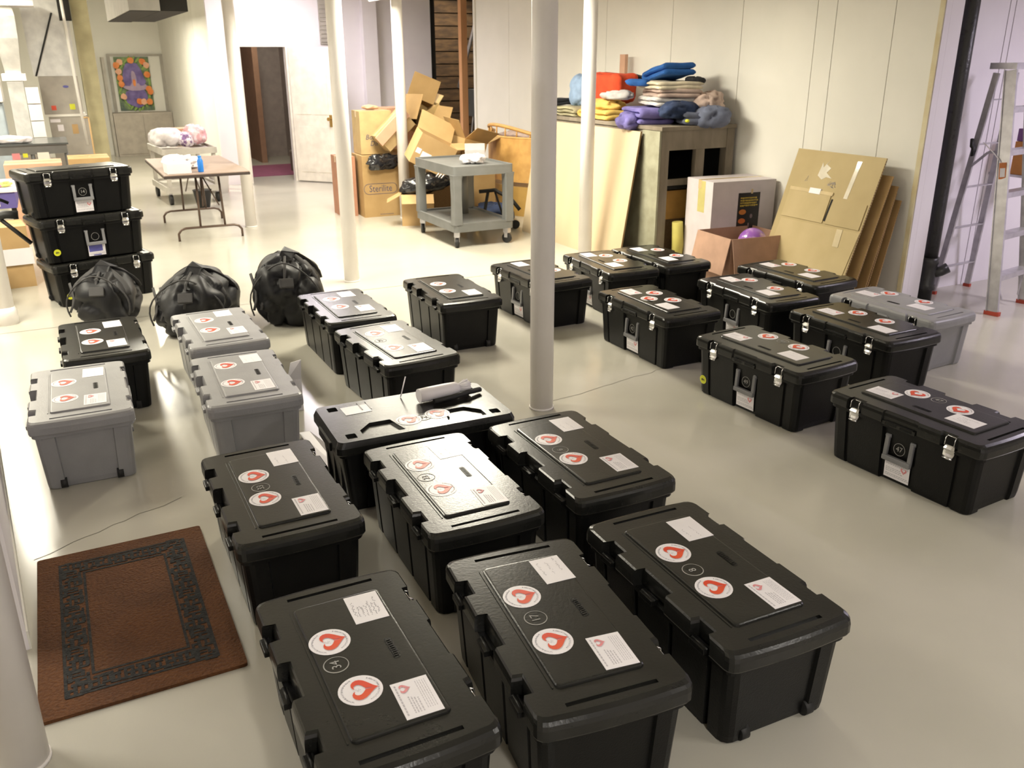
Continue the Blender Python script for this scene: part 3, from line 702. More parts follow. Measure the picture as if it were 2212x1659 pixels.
# ------------------------------------------------------------------ duffel bags
def lump(a, b_, c, seed=0, amp=.05, e=2.6, nu=36, nv=22, base=True, fs=3.0):
    """rounded lump with creases; sits on z = 0"""
    random.seed(seed); b = MB(); rows = []
    sg = lambda v, p_: math.copysign(abs(v) ** p_, v)
    for j in range(nv + 1):
        ph = -PI / 2 + PI * j / nv; lp = []
        for i in range(nu):
            th = 2 * PI * i / nu
            x = a * sg(math.cos(ph), 2 / e) * sg(math.cos(th), 2 / e); y = b_ * sg(math.cos(ph), 2 / e) * sg(math.sin(th), 2 / e); z = c * sg(math.sin(ph), 2 / e)
            v = Vector((x, y, z)); n = noise.noise(v * fs + Vector((seed * 7.1, 0, 0))) + .5 * noise.noise(v * fs * 2.6 + Vector((0, seed * 3.3, 0)))
            cr = abs(noise.noise(v * fs * 1.7 + Vector((seed, seed, 0))))
            v *= 1 + amp * n - amp * .9 * (1 - min(1, cr * 6))
            if base: v.z = max(v.z, -c * .93)
            lp.append((v.x, v.y, v.z + c * .93))
        rows.append(lp)
    b.loft(rows[1:-1], True, True, smooth=True); return b
def duffel(x, y, rz, w_, l_, h_, seed, label):
    t = thing('duffel_bag', label, 'bag', (x, y, 0), rz, 'black duffel bags behind the trunks')
    b = lump(w_ / 2, l_ / 2, h_ * .52, seed, .20, 2.7, 64, 40, fs=3.4)
    for v in b.bm.verts: v.co.x *= 1.10 - .42 * max(0, v.co.z / h_) ** 2.2
    obj('bag_body', b, MBAG, t)
    b = MB(); b.tube([(w_ * (.50 - .16 * max(0, math.sin(a)) ** 2) * math.cos(a), -l_ * .40, h_ * (.42 + .54 * math.sin(a))) for a in [PI * (-.12 + 1.24 * k / 20) for k in range(21)]], .006, 6); obj('piping', b, MWEB, t)
    for s in (-1, 1):
        b = MB(); pts = []
        for k in range(15):
            a = PI * k / 14; pts.append((s * w_ * (.06 + .44 * math.cos(a) ** 2 * .9), -.12 + .30 * k / 14 - .03, h_ * (.55 + .47 * math.sin(a))))
        b.tube(pts, .020, 8, flat=.25); obj('webbing_handle', b, MWEB, t)
    b = MB(); b.tube([(0, -l_ * .47, h_ * .52), (.01, -l_ * .38, h_ * .88), (0, -l_ * .1, h_ * 1.0), (0, l_ * .25, h_ * .97)], .011, 6, flat=.6); obj('zip', b, MWEB, t)
    b = MB(); b.box(-.05, .05, -.012, .012, -.035, .035, bev=.006); obj('end_tab', b, MWEB, t, (.02, -l_ * .49, h_ * .70), (R(-35), 0, R(8)))
    b = MB(); b.loft([[(-.05, 0, .0), (.06, .02, .0), (.06, .024, 0), (-.05, .004, 0)], [(-.02, .04, .07), (.07, .07, .05), (.07, .074, .05), (-.02, .044, .07)], [(.0, .10, .09), (.11, .13, .03), (.11, .134, .03), (.0, .104, .09)]], True, True)
    obj('loose_flap', b, MBAG, t, (0, -.12, h_ * .93))
    for k in range(3):
        b = MB(); pts = [(-w_ * .46 + .05 * k + .02 * math.sin(q), -l_ * .40 + .05 * q * .6, h_ * (.30 + .12 * q)) for q in range(5)]
        b.tube(pts, .012, 6, flat=.4); obj('side_strap', b, MWEB, t)
    return t
duffel(.20, 7.13, R(-20), .44, .56, .40, 1, 'leftmost black duffel bag, in front of the stack of three trunks')
duffel(.78, 6.58, R(-24), .52, .70, .44, 2, 'middle black duffel bag behind the gray trunks')
duffel(1.42, 6.48, R(-18), .50, .66, .51, 3, 'rightmost black duffel bag, tallest, beside the lilac-lit trunk')

# ------------------------------------------------------------------ service cart
t = thing('service_cart', 'gray two-shelf plastic service cart on casters in front of the brown cartons', 'cart', (3.91, 8.83, 0))
hw, hl = .34, .54
def tray(z0, z1, lip):
    b = MB(); b.poly(rrect(hw, hl, .03), z0, z1 - .02, None)
    b.poly(rrect(hw, hl, .03), z1 - .021, z1, holes=[rrect(hw - .022, hl - .022, .02)]); return b
obj('top_tray', tray(.735, .83, 0), MCRT, t); obj('bottom_tray', tray(.165, .255, 0), MCRT, t)
for sx in (-1, 1):
    for sy in (-1, 1):
        b = MB(); x0, y0 = sx * (hw - .045), sy * (hl - .045)
        b.loft([[(x, y, z) for x, y in rrect(q, q, .012, 2, x0, y0)] for z, q in ((.24, .050), (.50, .046), (.70, .050), (.745, .056))], True, True); obj('corner_post', b, MCRT, t)
        c = MB(); c.tube([(-.018, 0, 0), (.018, 0, 0)], .052, 20); w_ = obj('caster_wheel', c, MRUB, t, (sx * (hw - .05), sy * (hl - .06), .053), (0, 0, R(30 * sx)))
        c = MB(); c.box(-.024, .024, -.03, .03, .0, .006); c.box(-.024, -.020, -.02, .02, -.05, .0); c.box(.020, .024, -.02, .02, -.05, .0); c.box(-.03, .03, -.03, .03, .005, .06); obj('caster_fork', c, MALU, w_, (0, 0, .055))
b = MB(); b.tube([(0, 0, 0), (0, 0, .45)], .07, 16); tag(obj('gray_cylinder', b, MCRT, None, (3.98, 9.02, .236)), 'dark gray cylinder standing on the bottom shelf of the service cart', 'cylinder')
tag(obj('crumpled_paper', lump(.15, .11, .055, 5, .35, 2.2, 30, 16, fs=9), MPAP, None, (3.97, 8.66, .811)), 'crumpled white paper on top of the gray service cart', 'paper')
b = MB(); b.box(-.11, .11, -.008, .008, 0, .17, M=Matrix.Rotation(R(-14), 4, 'X')); b.box(-.10, .10, 0, .07, 0, .10)
tag(obj('gray_carton', b, mat('pale_gray_card', (0.50, 0.47, 0.47), 0.7), None, (4.15, 9.02, .811), (0, 0, R(-20))), 'small pale gray carton on the far end of the service cart', 'carton')
for k in range(3): 
    b = MB(); b.tube([(0, 0, 0), (-.06, .02, -.04)], .004, 5)
b = MB()
for k in range(3): b.tube([(-.01, -.06 + k * .07, 0), (-.03, -.03 + k * .07, -.035)], .005, 5)
tag(obj('white_ties', b, MPAP, None, (3.56, 8.55, .735)), 'white cable ties hanging under the rim of the service cart', 'ties')

# ------------------------------------------------------------------ cartons
def carton(label, dims, loc, rot, flaps=(None, None, None, None), m=MBR, closed=False, fl=.5, name='carton', extra=None, inside=None, cat='carton', group=None):
    """dims w(x) d(y) h(z); flaps: opening angle in degrees past upright for -x, +x, -y, +y sides (None = no flap drawn)"""
    w_, d, h = dims; T = .006
    t = thing(name, label, cat, loc, 0, group, rot)
    b = MB()
    b.box(-w_ / 2, w_ / 2, -d / 2, d / 2, 0, T)
    b.box(-w_ / 2, -w_ / 2 + T, -d / 2, d / 2, T, h); b.box(w_ / 2 - T, w_ / 2, -d / 2, d / 2, T, h)
    b.box(-w_ / 2 + T, w_ / 2 - T, -d / 2, -d / 2 + T, T, h); b.box(-w_ / 2 + T, w_ / 2 - T, d / 2 - T, d / 2, T, h)
    obj('carton_body', b, m, t)
    if closed:
        for s in (-1, 1):
            b = MB(); b.box(-w_ / 2, w_ / 2, *sorted((s * .002, s * d / 2)), h, h + T); obj('flap', b, m, t)
        b = MB(); b.box(-w_ / 2 - .0008, w_ / 2 + .0008, -.025, .025, h + T, h + T + .0012); b.box(-w_ / 2 - .0012, -w_ / 2, -.025, .025, h - .07, h + T); b.box(w_ / 2, w_ / 2 + .0012, -.025, .025, h - .07, h + T); obj('tape', b, MTAPE, t)
    for (ax, s, L, W), a in zip((('x', -1, d, w_), ('x', 1, d, w_), ('y', -1, w_, d), ('y', 1, w_, d)), flaps):
        if a is None: continue
        b = MB(); fh = min(w_, d) * fl
        if ax == 'x':
            b.box(0, T, -d / 2 + .004, d / 2 - .004, 0, fh); o = obj('flap', b, m, t, (s * w_ / 2 - (T if s > 0 else 0), 0, h), (0, R(a) * s, 0))
        else:
            b.box(-w_ / 2 + .004, w_ / 2 - .004, 0, T, 0, fh); o = obj('flap', b, m, t, (0, s * d / 2 - (T if s > 0 else 0), h), (-R(a) * s, 0, 0))
    return t
# printed carton, low left of the pile
t = carton('tall brown carton with an oval-framed maker name, bottom left of the carton pile', (.50, .45, .74), (3.60, 10.78, 0), (0, 0, R(-2)), closed=True)
me = text_mesh('Sterilite', .115, .0004, .82, .0); me.materials.append(MINKD)
o = obj('printed_name', me, None, t, (-.03, -.2262, .345), (R(90), 0, 0), label='printed maker name in an oval')
b = MB(); b.poly(rrect(.215, .065, .064, 6), 0, .0006, holes=[rrect(.209, .059, .058, 6)]); obj('oval_outline', b, MINKD, o, (0, 0, 0))
b = MB()
for k in range(8): b.box(-.05 + k * .022, -.035 + k * .022, -.004, .004, 0, .0005)
obj('small_print', b, MINKD, t, (.0, -.2262, .03), (R(90), 0, 0))
t = carton('brown carton with dark two-line print, standing on the maker-name carton', (.40, .36, .50), (3.58, 10.82, .755), (0, 0, R(-3)), closed=True, m=mat('carton_olive_brown', (0.50, 0.36, 0.17), 0.75))
for s_, z, sz, dx in (('Boxes', .20, .085, -.04), ('Direct', .125, .085, .02)):
    me = text_mesh(s_, sz, .0004, .95, .25); me.materials.append(MINKD); obj('printed_word', me, None, t, (dx, -.182, z), (R(90), 0, 0))
tag(obj('torn_paper', lump(.10, .08, .03, 31, .3, 2.2, 24, 12, fs=9), MBR3, None, (3.56, 10.82, 1.268)), 'crumpled tan paper on top of the two-line print carton', 'paper')
carton('orange-brown carton just showing behind the upper left of the pile', (.42, .4, .5), (4.05, 11.3, .76), (0, 0, R(10)), closed=True, m=MBR3)
carton('plain brown carton under the orange-brown one, behind the pile', (.6, .5, .755), (4.15, 11.3, 0), (0, 0, R(4)), closed=True)
carton('reddish brown carton on the floor left of the maker-name carton', (.2, .4, .72), (3.22, 10.95, 0), (0, 0, R(-2)), closed=True, m=mat('reddish_carton', (0.42, 0.2, 0.12), 0.75))
# tilted long carton on the left
t = carton('long tilted carton with a pale pink-tan flap, left of the pile column', (.46, .20, .24), (3.83, 10.52, .95), (0, R(-42), R(2)), (None, None, None, None), m=mat('carton_mid_brown', (0.46, 0.32, 0.15), 0.75), closed=True)  # card in one plain mid brown
b = MB(); b.box(-.26, .24, -.135, -.105, .13, .255); obj('flap', b, MBR3, t, label='pale pink-tan flap')
# top carton lying on its side, mouth towards the room, top flap standing up
carton('topmost open carton lying on its side, wide flap standing up', (.36, .32, .36), (4.12, 10.98, 1.17), (R(78), R(22), R(-6)), (-25, 40, None, 78), m=MBR, fl=.9)
carton('narrow tilted carton leaning right near the top of the pile', (.26, .26, .42), (4.40, 10.78, .92), (R(10), R(-24), R(8)), (14, 60, None, None), m=mat('carton_khaki', (0.55, 0.40, 0.18), 0.75), fl=.45)
# big front tilted carton with white label
t = carton('big tilted carton with a white shipping label, behind the service cart', (.46, .36, .36), (3.90, 9.93, .66), (R(8), R(27), R(-8)), (None, 62, None, 40), m=MBR2, fl=.7)
b = MB(); b.box(-.06, .06, 0, .0008, -.075, .075); b2 = obj('shipping_label', b, MPAP, t, (-.08, -.1815, .10))
b = MB(); b.box(-.03, .03, 0, .0008, -.03, .03); obj('small_label', b, MPAP, t, (-.185, -.1815, .16))
carton('open carton with spread flaps beside the big tilted one, right of the pile', (.34, .34, .30), (4.50, 10.15, .64), (R(6), R(14), R(12)), (40, 58, 50, None), m=MBR, fl=.7)
carton('brown carton at floor level holding up the right side of the pile', (.48, .46, .60), (4.60, 10.18, 0), (0, 0, R(3)), closed=True)
carton('brown carton at floor level in the shadow under the middle of the pile', (.38, .42, .66), (4.12, 10.72, 0), (0, 0, R(0)), closed=True, m=MBR)
carton('dark brown carton wedged under the big tilted carton behind the service cart', (.34, .30, .62), (4.17, 10.05 + .15, 0), (0, 0, R(2)), closed=True, m=MBRD)
# low open carton with flaps, front
carton('low open carton with folded-out flaps on the floor left of the service cart', (.38, .30, .36), (3.78, 9.88, 0), (0, 0, R(-20)), (118, None, 116, None), m=MBR2, fl=.62)
tag(obj('black_bin_bag', lump(.34, .13, .115, 8, .22, 2.2, 44, 24, fs=6), MPOL, None, (3.90, 9.82, .37), (0, R(-10), R(-8))), 'shiny black plastic bag bulging out of the low open carton', 'plastic bag')
b = MB(); random.seed(4)
tag(obj('black_plastic_sheet', lump(.25, .045, .10, 12, .4, 2.0, 40, 16, fs=8), MPOL, None, (3.58, 10.48, .58)), 'black plastic film draped over the front of the maker-name carton', 'plastic sheet')

# ------------------------------------------------------------------ rattan seat + bits behind the cart
t = thing('rattan_seat', 'curved orange rattan seat with a bent cane rail, between the cartons and the bench', 'seat', (5.14, 10.15, 0), 0)
def arcpts(r, z, a0=-52, a1=52, n=16, ox=.62): return [(ox - r * math.cos(R(a0 + (a1 - a0) * k / n)), r * 1.12 * math.sin(R(a0 + (a1 - a0) * k / n)), z) for k in range(n + 1)]
b = MB(); o_ = arcpts(.80, 0); i_ = arcpts(.775, 0)
b.loft([[(x, y, z) for x, y, _ in o_ + i_[::-1]] for z in (.42, .94)], True, True); obj('back_panel', b, MORG, t)
b = MB(); pts = arcpts(.79, 0, n=24); b.tube([(x, y, .96 + .12 * math.sin(PI * k / 24)) for k, (x, y, _) in enumerate(pts)], .022, 8); b.tube([(x, y, .945) for x, y, _ in pts], .014, 8)
for k in range(3, 24, 3): b.tube([(pts[k][0], pts[k][1], .945), (pts[k][0], pts[k][1], .96 + .12 * math.sin(PI * k / 24))], .010, 6)
obj('cane_rail', b, MORG, t)
b = MB(); b.loft([[(x, y, z) for x, y, _ in arcpts(.76, 0) + [(.62, .6, 0), (.62, -.6, 0)]] for z in (.0, .36)], True, True); obj('seat_base', b, mat('rattan_brown', (0.50, 0.30, 0.08), 0.6), t)  # base has its own browner tone
tag(obj('white_bundle', lump(.22, .5, .10, 14, .25, 2.2, 30, 16, fs=5), MCL['pink'], None, (5.35, 10.2, .80)), 'pinkish cloth bundle showing behind the cane rail', 'cloth')
t = thing('luggage_trolley', 'black folding luggage trolley with a curved arm behind the service cart', 'trolley', (4.45, 9.05 + .1, 0))
b = MB(); b.tube([(-.15, .1, .42), (.0, .0, .44), (.16, -.1, .34), (.24, -.16, .22)], .022, 8); obj('arm', b, MRUB, t)
b = MB(); b.tube([(-.06, .05, .43), (-.12, .08, .06)], .018, 8); b.tube([(.0, .0, .43), (.16, .06, .05)], .012, 8); obj('leg', b, MRUB, t)
b = MB(); b.tube([(-.15, -.02, .05), (-.15, .02, .05)], .05, 14); b.tube([(.20, -.14, .05), (.20, -.10, .05)], .05, 14); obj('wheel', b, MRUB, t)
tag(obj('dark_blue_bag', lump(.20, .32, .11, 16, .2, 2.4, 36, 20, fs=5), MCL['navy'], None, (4.66, 9.62, 0)), 'dark blue soft bag on the floor behind the luggage trolley', 'bag')
tag(obj('yellow_tag_bundle', lump(.03, .03, .05, 17, .4, 2.2, 16, 10, fs=20), MCL['yellow'], None, (4.37, 9.45, .0)), 'small yellow tangle of string beside the luggage trolley', 'string')

# ------------------------------------------------------------------ bench, plywood
BX0, BX1, BY0, BY1, BZ = 4.92, 5.76, 6.66, 8.80, 1.27
t = thing('work_bench', 'tall weathered wooden bench against the right wall, heaped with clothes', 'bench', (0, 0, 0))
t.location = (BX0, BY0, 0); W_, D_ = BX1 - BX0, BY1 - BY0
def bp(nm, x0, x1, y0, y1, z0, z1, m=MBEN): obj(nm, MB().box(x0, x1, y0, y1, z0, z1, bev=.003), m, t)
bp('top_board', -.01, W_ + .01, -.01, D_ + .01, BZ - .035, BZ)
bp('corner_post', 0, .09, 0, .09, 0, BZ - .035); bp('corner_post', W_ - .09, W_, 0, .09, 0, BZ - .035); bp('corner_post', 0, .09, D_ - .09, D_, 0, BZ - .035, MBENG); bp('corner_post', W_ - .09, W_, D_ - .09, D_, 0, BZ - .035)
bp('front_rail', .09, W_ - .09, .005, .04, 1.06, BZ - .035); bp('side_rail', .005, .04, .09, D_ - .09, 1.0, BZ - .035)
obj('end_board', MB().box(-.024, -.002, .0, .27, 0, 1.232, bev=.002), MBENG, t)
bp('middle_post', .40, .50, .005, .06, 0, 1.06)
bp('lower_rail', .09, W_ - .09, .02, .05, .74, .80)
bp('side_board', .004, .03, .09, .62, 0, 1.0, MBENG); bp('side_board', .004, .03, .64, 1.28, 0, 1.0, MBENG); bp('side_board', .004, .03, 1.30, D_ - .09, 0, 1.0, MBENG)
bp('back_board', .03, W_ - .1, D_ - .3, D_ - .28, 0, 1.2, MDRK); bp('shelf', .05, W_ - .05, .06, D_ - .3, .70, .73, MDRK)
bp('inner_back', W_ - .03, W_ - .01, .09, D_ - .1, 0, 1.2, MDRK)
carton('orange-brown carton seen through the lower opening of the bench', (.42, .32, .26), (5.25, 6.92, .735 - .32), (0, 0, R(0)), closed=True, m=mat('carton_orange', (0.55, 0.30, 0.07), 0.75))
t.location = (BX0, BY0, 0)
carton('orange-brown carton on the floor inside the bench', (.46, .36, .40), (5.27, 7.0, 0), (0, 0, 0), closed=True, m=MBRD)
b = MB(); b.tube([(0, 0, 0), (.01, 0, .2), (-.01, 0, .42)], .05, 14, radii=[.045, .055, .05]); tag(obj('yellow_roll', b, mat('yellow_foam', (0.55, 0.48, 0.12), 0.8), None, (5.10, 6.60 - .02, 0)), 'mustard yellow foam roll standing at the foot of the bench front', 'foam roll')
t = thing('plywood_sheet', 'large pale plywood sheet leaning against the long side of the bench', 'plywood', (4.66, 6.90, 0), 0, rot=(0, R(9.0), 0))
b = MB(); b.box(0, .004, 0, 1.98, 0, 1.235); obj('face', b, MPLY, t)
b = MB(); b.box(.004, .019, .0005, 1.9795, .0005, 1.2345); obj('core', b, MPLYE, t)

# ------------------------------------------------------------------ clothes on the bench
def folded(w_, d, th, layers, seed, sag=.01):
    """stack of soft layers joined at alternating ends; x = width, y = depth"""
    random.seed(seed); b = MB(); path = []; n = 14
    lt = th / layers
    for L_ in range(layers):
        z = lt * (L_ + .5); ks = range(n + 1) if L_ % 2 == 0 else range(n, -1, -1)
        for k in ks: path.append((-w_ / 2 + w_ * k / n, z))
        if L_ < layers - 1:
            s = 1 if L_ % 2 == 0 else -1
            for q in (1, 2, 3): a = -PI / 2 + PI * q / 4; path.append((s * (w_ / 2 + lt * .5 * math.cos(a)), z + lt * .5 + lt * .5 * math.sin(a)))
    m = 12; rows = []
    for j in range(m + 1):
        y = -d / 2 + d * j / m; lo, up = [], []
        f = min(1, (1 - abs(2 * j / m - 1)) * 5 + .35)
        for i, (x, z) in enumerate(path):
            a = path[max(i - 1, 0)]; c = path[min(i + 1, len(path) - 1)]
            dx, dz = c[0] - a[0], c[1] - a[1]; l = math.hypot(dx, dz) or 1
            nx, nz = -dz / l, dx / l; h = lt * .46 * f
            v = Vector((x, y, z)); q = noise.noise(v * 7 + Vector((seed, 0, 0))) * .012; e_ = noise.noise(Vector((x * 3, z * 30, seed))) * .02
            yy = y + e_ * (2 * j / m - 1)
            lo.append((x - nx * h, yy, z - nz * h + q)); up.append((x + nx * h, yy, z + nz * h + q))
        rows.append(lo + up[::-1])
    b.loft(rows, True, True, smooth=True); return b
CG = 'clothes heaped on the bench'
def cl(nm, mb, c, loc, rz, label, rot=None):
    o = obj(nm, mb, MCL[c], None, loc, rot or (0, 0, R(rz))); tag(o, label, 'clothing', CG)
Z = BZ
cl('folded_cloth', folded(.44, .36, .15, 3, 1), 'violet', (5.10, 7.16, Z), 78, 'violet folded cloth hanging over the near corner of the bench')
cl('draped_cloth', lump(.17, .14, .08, 41, .25, 2.3, 36, 18, fs=7), 'violet', (4.93, 7.15, Z - .05), 20, 'violet cloth tail drooping below the bench edge')
cl('folded_cloth', folded(.46, .38, .12, 2, 2), 'slate', (5.44, 6.86, Z), 70, 'slate blue cloth bunched at the right of the heap')
cl('draped_cloth', lump(.17, .16, .11, 42, .22, 2.3, 36, 18, fs=6), 'slate', (5.48, 6.68, Z - .03), 0, 'slate gray cloth bulging over the bench front')
cl('folded_cloth', lump(.20, .15, .08, 43, .25, 2.3, 36, 18, fs=6), 'navy', (5.22, 6.86, Z + .06), 10, 'navy blue cloth under the cream garments')
cl('folded_cloth', lump(.15, .12, .09, 44, .3, 2.3, 36, 18, fs=7), 'pink', (5.54, 6.78, Z + .12), 0, 'beige crumpled cloth at the right end of the heap')
cl('folded_cloth', folded(.52, .42, .08, 2, 3), 'white', (5.30, 7.12, Z + .16), 72, 'white folded cloth at the bottom of the cream pile')
cl('folded_cloth', folded(.54, .42, .08, 2, 4), 'pink', (5.34, 7.10, Z + .235), 70, 'dusty beige folded garment inside the cream pile')
cl('folded_cloth', folded(.56, .43, .07, 2, 5), 'cream', (5.32, 7.12, Z + .31), 74, 'cream folded garment on top of the cream pile')
cl('folded_cloth', folded(.38, .34, .11, 2, 6), 'blue', (5.34, 7.16, Z + .40), 84, 'bright blue folded cloth topping the heap', rot=(R(0), R(11), R(84)))
cl('draped_cloth', lump(.05, .17, .035, 45, .2, 2.3, 24, 14, fs=7), 'blue', (5.12, 7.36, Z + .33), 10, 'bright blue cloth end trailing down the cream pile')
cl('folded_cloth', lump(.09, .09, .040, 46, .3, 2.3, 24, 14, fs=8), 'black', (5.46, 6.93, Z + .345), 0, 'small black cloth tucked beside the bright blue cloth')
cl('folded_cloth', lump(.07, .26, .045, 47, .3, 2.3, 30, 16, fs=7), 'gray', (5.05, 7.58, Z + .20), 8, 'pale gray knitted sleeve hanging from the cream pile')
cl('folded_cloth', folded(.60, .40, .10, 2, 8), 'yellow', (5.14, 7.88, Z), 84, 'ochre yellow folded cloth in the middle of the bench')
cl('folded_cloth', lump(.14, .27, .055, 48, .25, 2.3, 36, 18, fs=6), 'yellow', (5.10, 7.85, Z + .09), 0, 'ochre yellow sleeve bunched over the yellow cloth')
cl('folded_cloth', lump(.15, .30, .155, 49, .10, 5.0, 40, 22, fs=4), 'red', (5.28, 8.08, Z + .14), 4, 'orange-red jacket standing behind the yellow cloth')
cl('folded_cloth', lump(.13, .16, .17, 50, .14, 3.0, 40, 22, fs=4), 'ltblue', (5.22, 8.52, Z + .10), 0, 'pale blue striped knit left of the orange-red jacket')
cl('folded_cloth', lump(.06, .24, .035, 51, .2, 2.3, 30, 16, fs=6), 'black', (5.50, 8.05, Z + .36), 0, 'dark cloth edge behind the orange-red jacket')
cl('folded_cloth', folded(.44, .36, .10, 3, 9), 'olive', (5.14, 8.50, Z), 88, 'khaki folded trousers at the left part of the bench')
cl('folded_cloth', folded(.34, .30, .07, 2, 10), 'black', (5.06, 8.84, Z + .10), 88, 'black folded cloth at the left end of the bench')
cl('folded_cloth', lump(.12, .10, .025, 52, .2, 2.3, 24, 14, fs=8), 'sky', (4.97, 8.78, Z - .005), 0, 'sky blue cloth edge under the black cloth')
b = MB()
for k in range(7): b.tube([(.16 * math.cos(a), .24 * math.sin(a), .02 + k * .022) for a in [2 * PI * q / 24 for q in range(25)]], .011, 6)
b.tube([(.0, .24 * math.cos(a), .13 + .14 * math.sin(a)) for a in [PI * q / 14 for q in range(15)]], .012, 6)
tag(obj('wicker_basket', b, MCL['tan'], None, (5.48, 8.66, Z + .04)), 'tan wicker basket with a hoop handle behind the black cloth', 'basket')
b = MB(); b.box(-.02, .02, -.05, .05, 0, .62, bev=.003); tag(obj('orange_board', b, MBR3, None, (5.68, 8.45, Z), (0, 0, 0)), 'narrow orange board standing against the wall behind the clothes', 'board')
tag(obj('lime_tag', lump(.02, .025, .016, 53, .1, 2.2, 14, 8), MYEL, None, (5.20, 6.67, Z + .03)), 'small lime green scrap on the bench corner', 'scrap')

# ------------------------------------------------------------------ white carton with poster, open carton with ball
t = carton('white carton with a black picture label, standing beside the bench', (.66, .42, .825), (5.455, 6.30, 0), (0, 0, R(-6)), closed=True, m=mat('white_carton', (0.66, 0.60, 0.62), 0.6, col2=(0.60, 0.55, 0.57)))
P = obj('picture_label', MB().box(-.115, .115, -.001, 0, -.21, .21), mat('picture_black', (0.015, 0.012, 0.014), 0.35), t, (.055, -.2105, .515))
b = MB(); random.seed(6)
for r_ in range(4):
    x = -.09
    while x < .085:
        w_ = random.uniform(.008, .02); b.box(x, x + w_, -.0016, -.001, .17 - r_ * .022 - .014 + random.uniform(-.002, .004), .17 - r_ * .022); x += w_ + .004
obj('yellow_title', b, mat('picture_yellow', (0.55, 0.40, 0.05), 0.4), P)
for k, (cx_, cz) in enumerate(((-.06, .04), (-.062, -.04), (-.066, -.125))):
    b = MB(); b.loft([[(cx_ + x * (1 if k < 2 else .7), y, cz + z) for x, z in [(.038 * math.cos(a), .024 * math.sin(a)) for a in [2 * PI * q / 16 for q in range(16)]]] for y in (-.0016, -.001)], True, True)
    obj('orange_blob', b, mat('picture_orange%d' % k, (0.60, 0.20 - .05 * k, 0.03), 0.4), P)
b = MB(); b.loft([[(.035 + .014 * math.cos(a), y, .0 + .02 * math.sin(a)) for a in [2 * PI * q / 14 for q in range(14)]] for y in (-.0016, -.001)], True, True)
b.box(.005, .02, -.0016, -.001, -.10, -.06); obj('pale_figure', b, mat('picture_pale', (0.25, 0.18, 0.2), 0.5), P)
b = MB(); b.box(.045, .065, -.0016, -.001, .20, .24); obj('label_tape', b, MTAPE, P, (-.03, 0, 0))
b = MB(); b.box(-.33 - .001, -.33, -.09, .02, .55, .826); obj('side_tape', b, mat('yellowed_tape', (0.62, 0.55, 0.22), 0.3), t)
t = carton('open brown carton with flaps folded down, holding a purple ball', (.58, .50, .43), (5.245, 5.86, 0), (0, 0, R(-5)), (168, None, 166, None), m=mat('carton_mauve_tan', (0.48, 0.29, 0.20), 0.7), fl=.62)
b = MB(); n = 20; b.lathe([(.125 * math.sin(PI * k / n) + 1e-4, -.125 * math.cos(PI * k / n)) for k in range(n + 1)], 32)
tag(obj('purple_ball', b, mat('marbled_purple', (0.62, 0.42, 0.66), 0.18, col2=(0.28, 0.10, 0.45), scale=9, spec=0.8, sharp=(0.45, 0.6)), None, (5.31, 5.80, .345)), 'glossy marbled purple ball inside the open carton', 'ball')
tag(obj('packing_fill', lump(.24, .20, .11, 61, .2, 2.6, 30, 14), MBRD, None, (5.25, 5.86, .008)), 'brown packing paper under the purple ball', 'paper')

# flattened cartons leaning on the right wall
def lean_sheet(y0, y1, xf, top, label, m, th=.012, tapes=None, lean=None, zoff=0):
    ang = math.asin(min(.95, (5.785 - xf) / top)) if lean is None else lean
    t = thing('flattened_carton', label, 'cardboard', (xf, y0, zoff), 0, 'flattened cartons leaning on the right wall', rot=(0, ang, 0))
    b = MB(); b.box(0, th, 0, y1 - y0, 0, top); obj('sheet', b, m, t)
    b = MB(); 
    for k in range(int(top / .02)): b.box(.001, th - .001, -.0012, 0, k * .02, k * .02 + .009)
    o = obj('corrugation', b, MBRD, t); o['kind'] = 'stuff'
    return t
MCB = mat('flat_carton_tan', (0.51, 0.40, 0.20), 0.7, col2=(0.46, 0.355, 0.17), scale=3)
t = lean_sheet(4.80, 5.72, 5.29, 1.19, 'large flattened carton in front of the leaning pile, with shiny tape strips', MCB, lean=math.asin((5.785 - .125 - 5.29) / 1.19))
def fp(nm, y0, y1, z0, z1, m, th=.006, skew=0): 
    b = MB(); b.loft([[(x, y + (skew if z == z1 else 0), z) for x, y in ((-th, y0), (0, y0), (0, y1), (-th, y1))] for z in (z0, z1)], True, True); return obj(nm, b, m, t)
MCB2 = mat('flat_carton_tan_light', (0.56, 0.44, 0.23), 0.7, col2=(0.50, 0.39, 0.19), scale=3)
fp('flap', .40, .86, .62, .86, MCB2, .007); fp('flap', .02, .37, .62, .82, MCB, .007)
fp('flap', .03, .88, .16, .60, MCB2, .005, -.03)
fp('paper_tape', .385, .86, .845, .872, mat('paper_tape', (0.64, 0.50, 0.26), 0.6), .009); fp('address_label', .52, .64, .84, .885, MPAP, .0105)
fp('paper_patch', .155, .215, .46, .60, mat('paper_patch', (0.64, 0.53, 0.32), 0.6), .008, .01)
fp('shiny_tape', .235, .275, .84, 1.14, mat('glossy_tape', (0.86, 0.80, 0.66), 0.08, spec=1.0), .002, -.02)
b = MB(); b.poly([(.46, .98), (.53, 1.02), (.50, 1.06), (.56, 1.09), (.53, 1.12), (.58, 1.06), (.60, 1.10), (.615, .99), (.56, .96), (.52, .985)], -.002, 0, M=Matrix(((0, 0, 1, 0), (1, 0, 0, 0), (0, 1, 0, 0), (0, 0, 0, 1)))); obj('torn_tape', b, mat('glossy_tape_scrap', (0.86, 0.80, 0.66), 0.08, spec=1.0), t)
fp('gap_shade_strip', .372, .392, .64, .82, MDRK, .0075, -.01)  # dark strip laid on as the shade between the two flaps
b = MB(); random.seed(8)
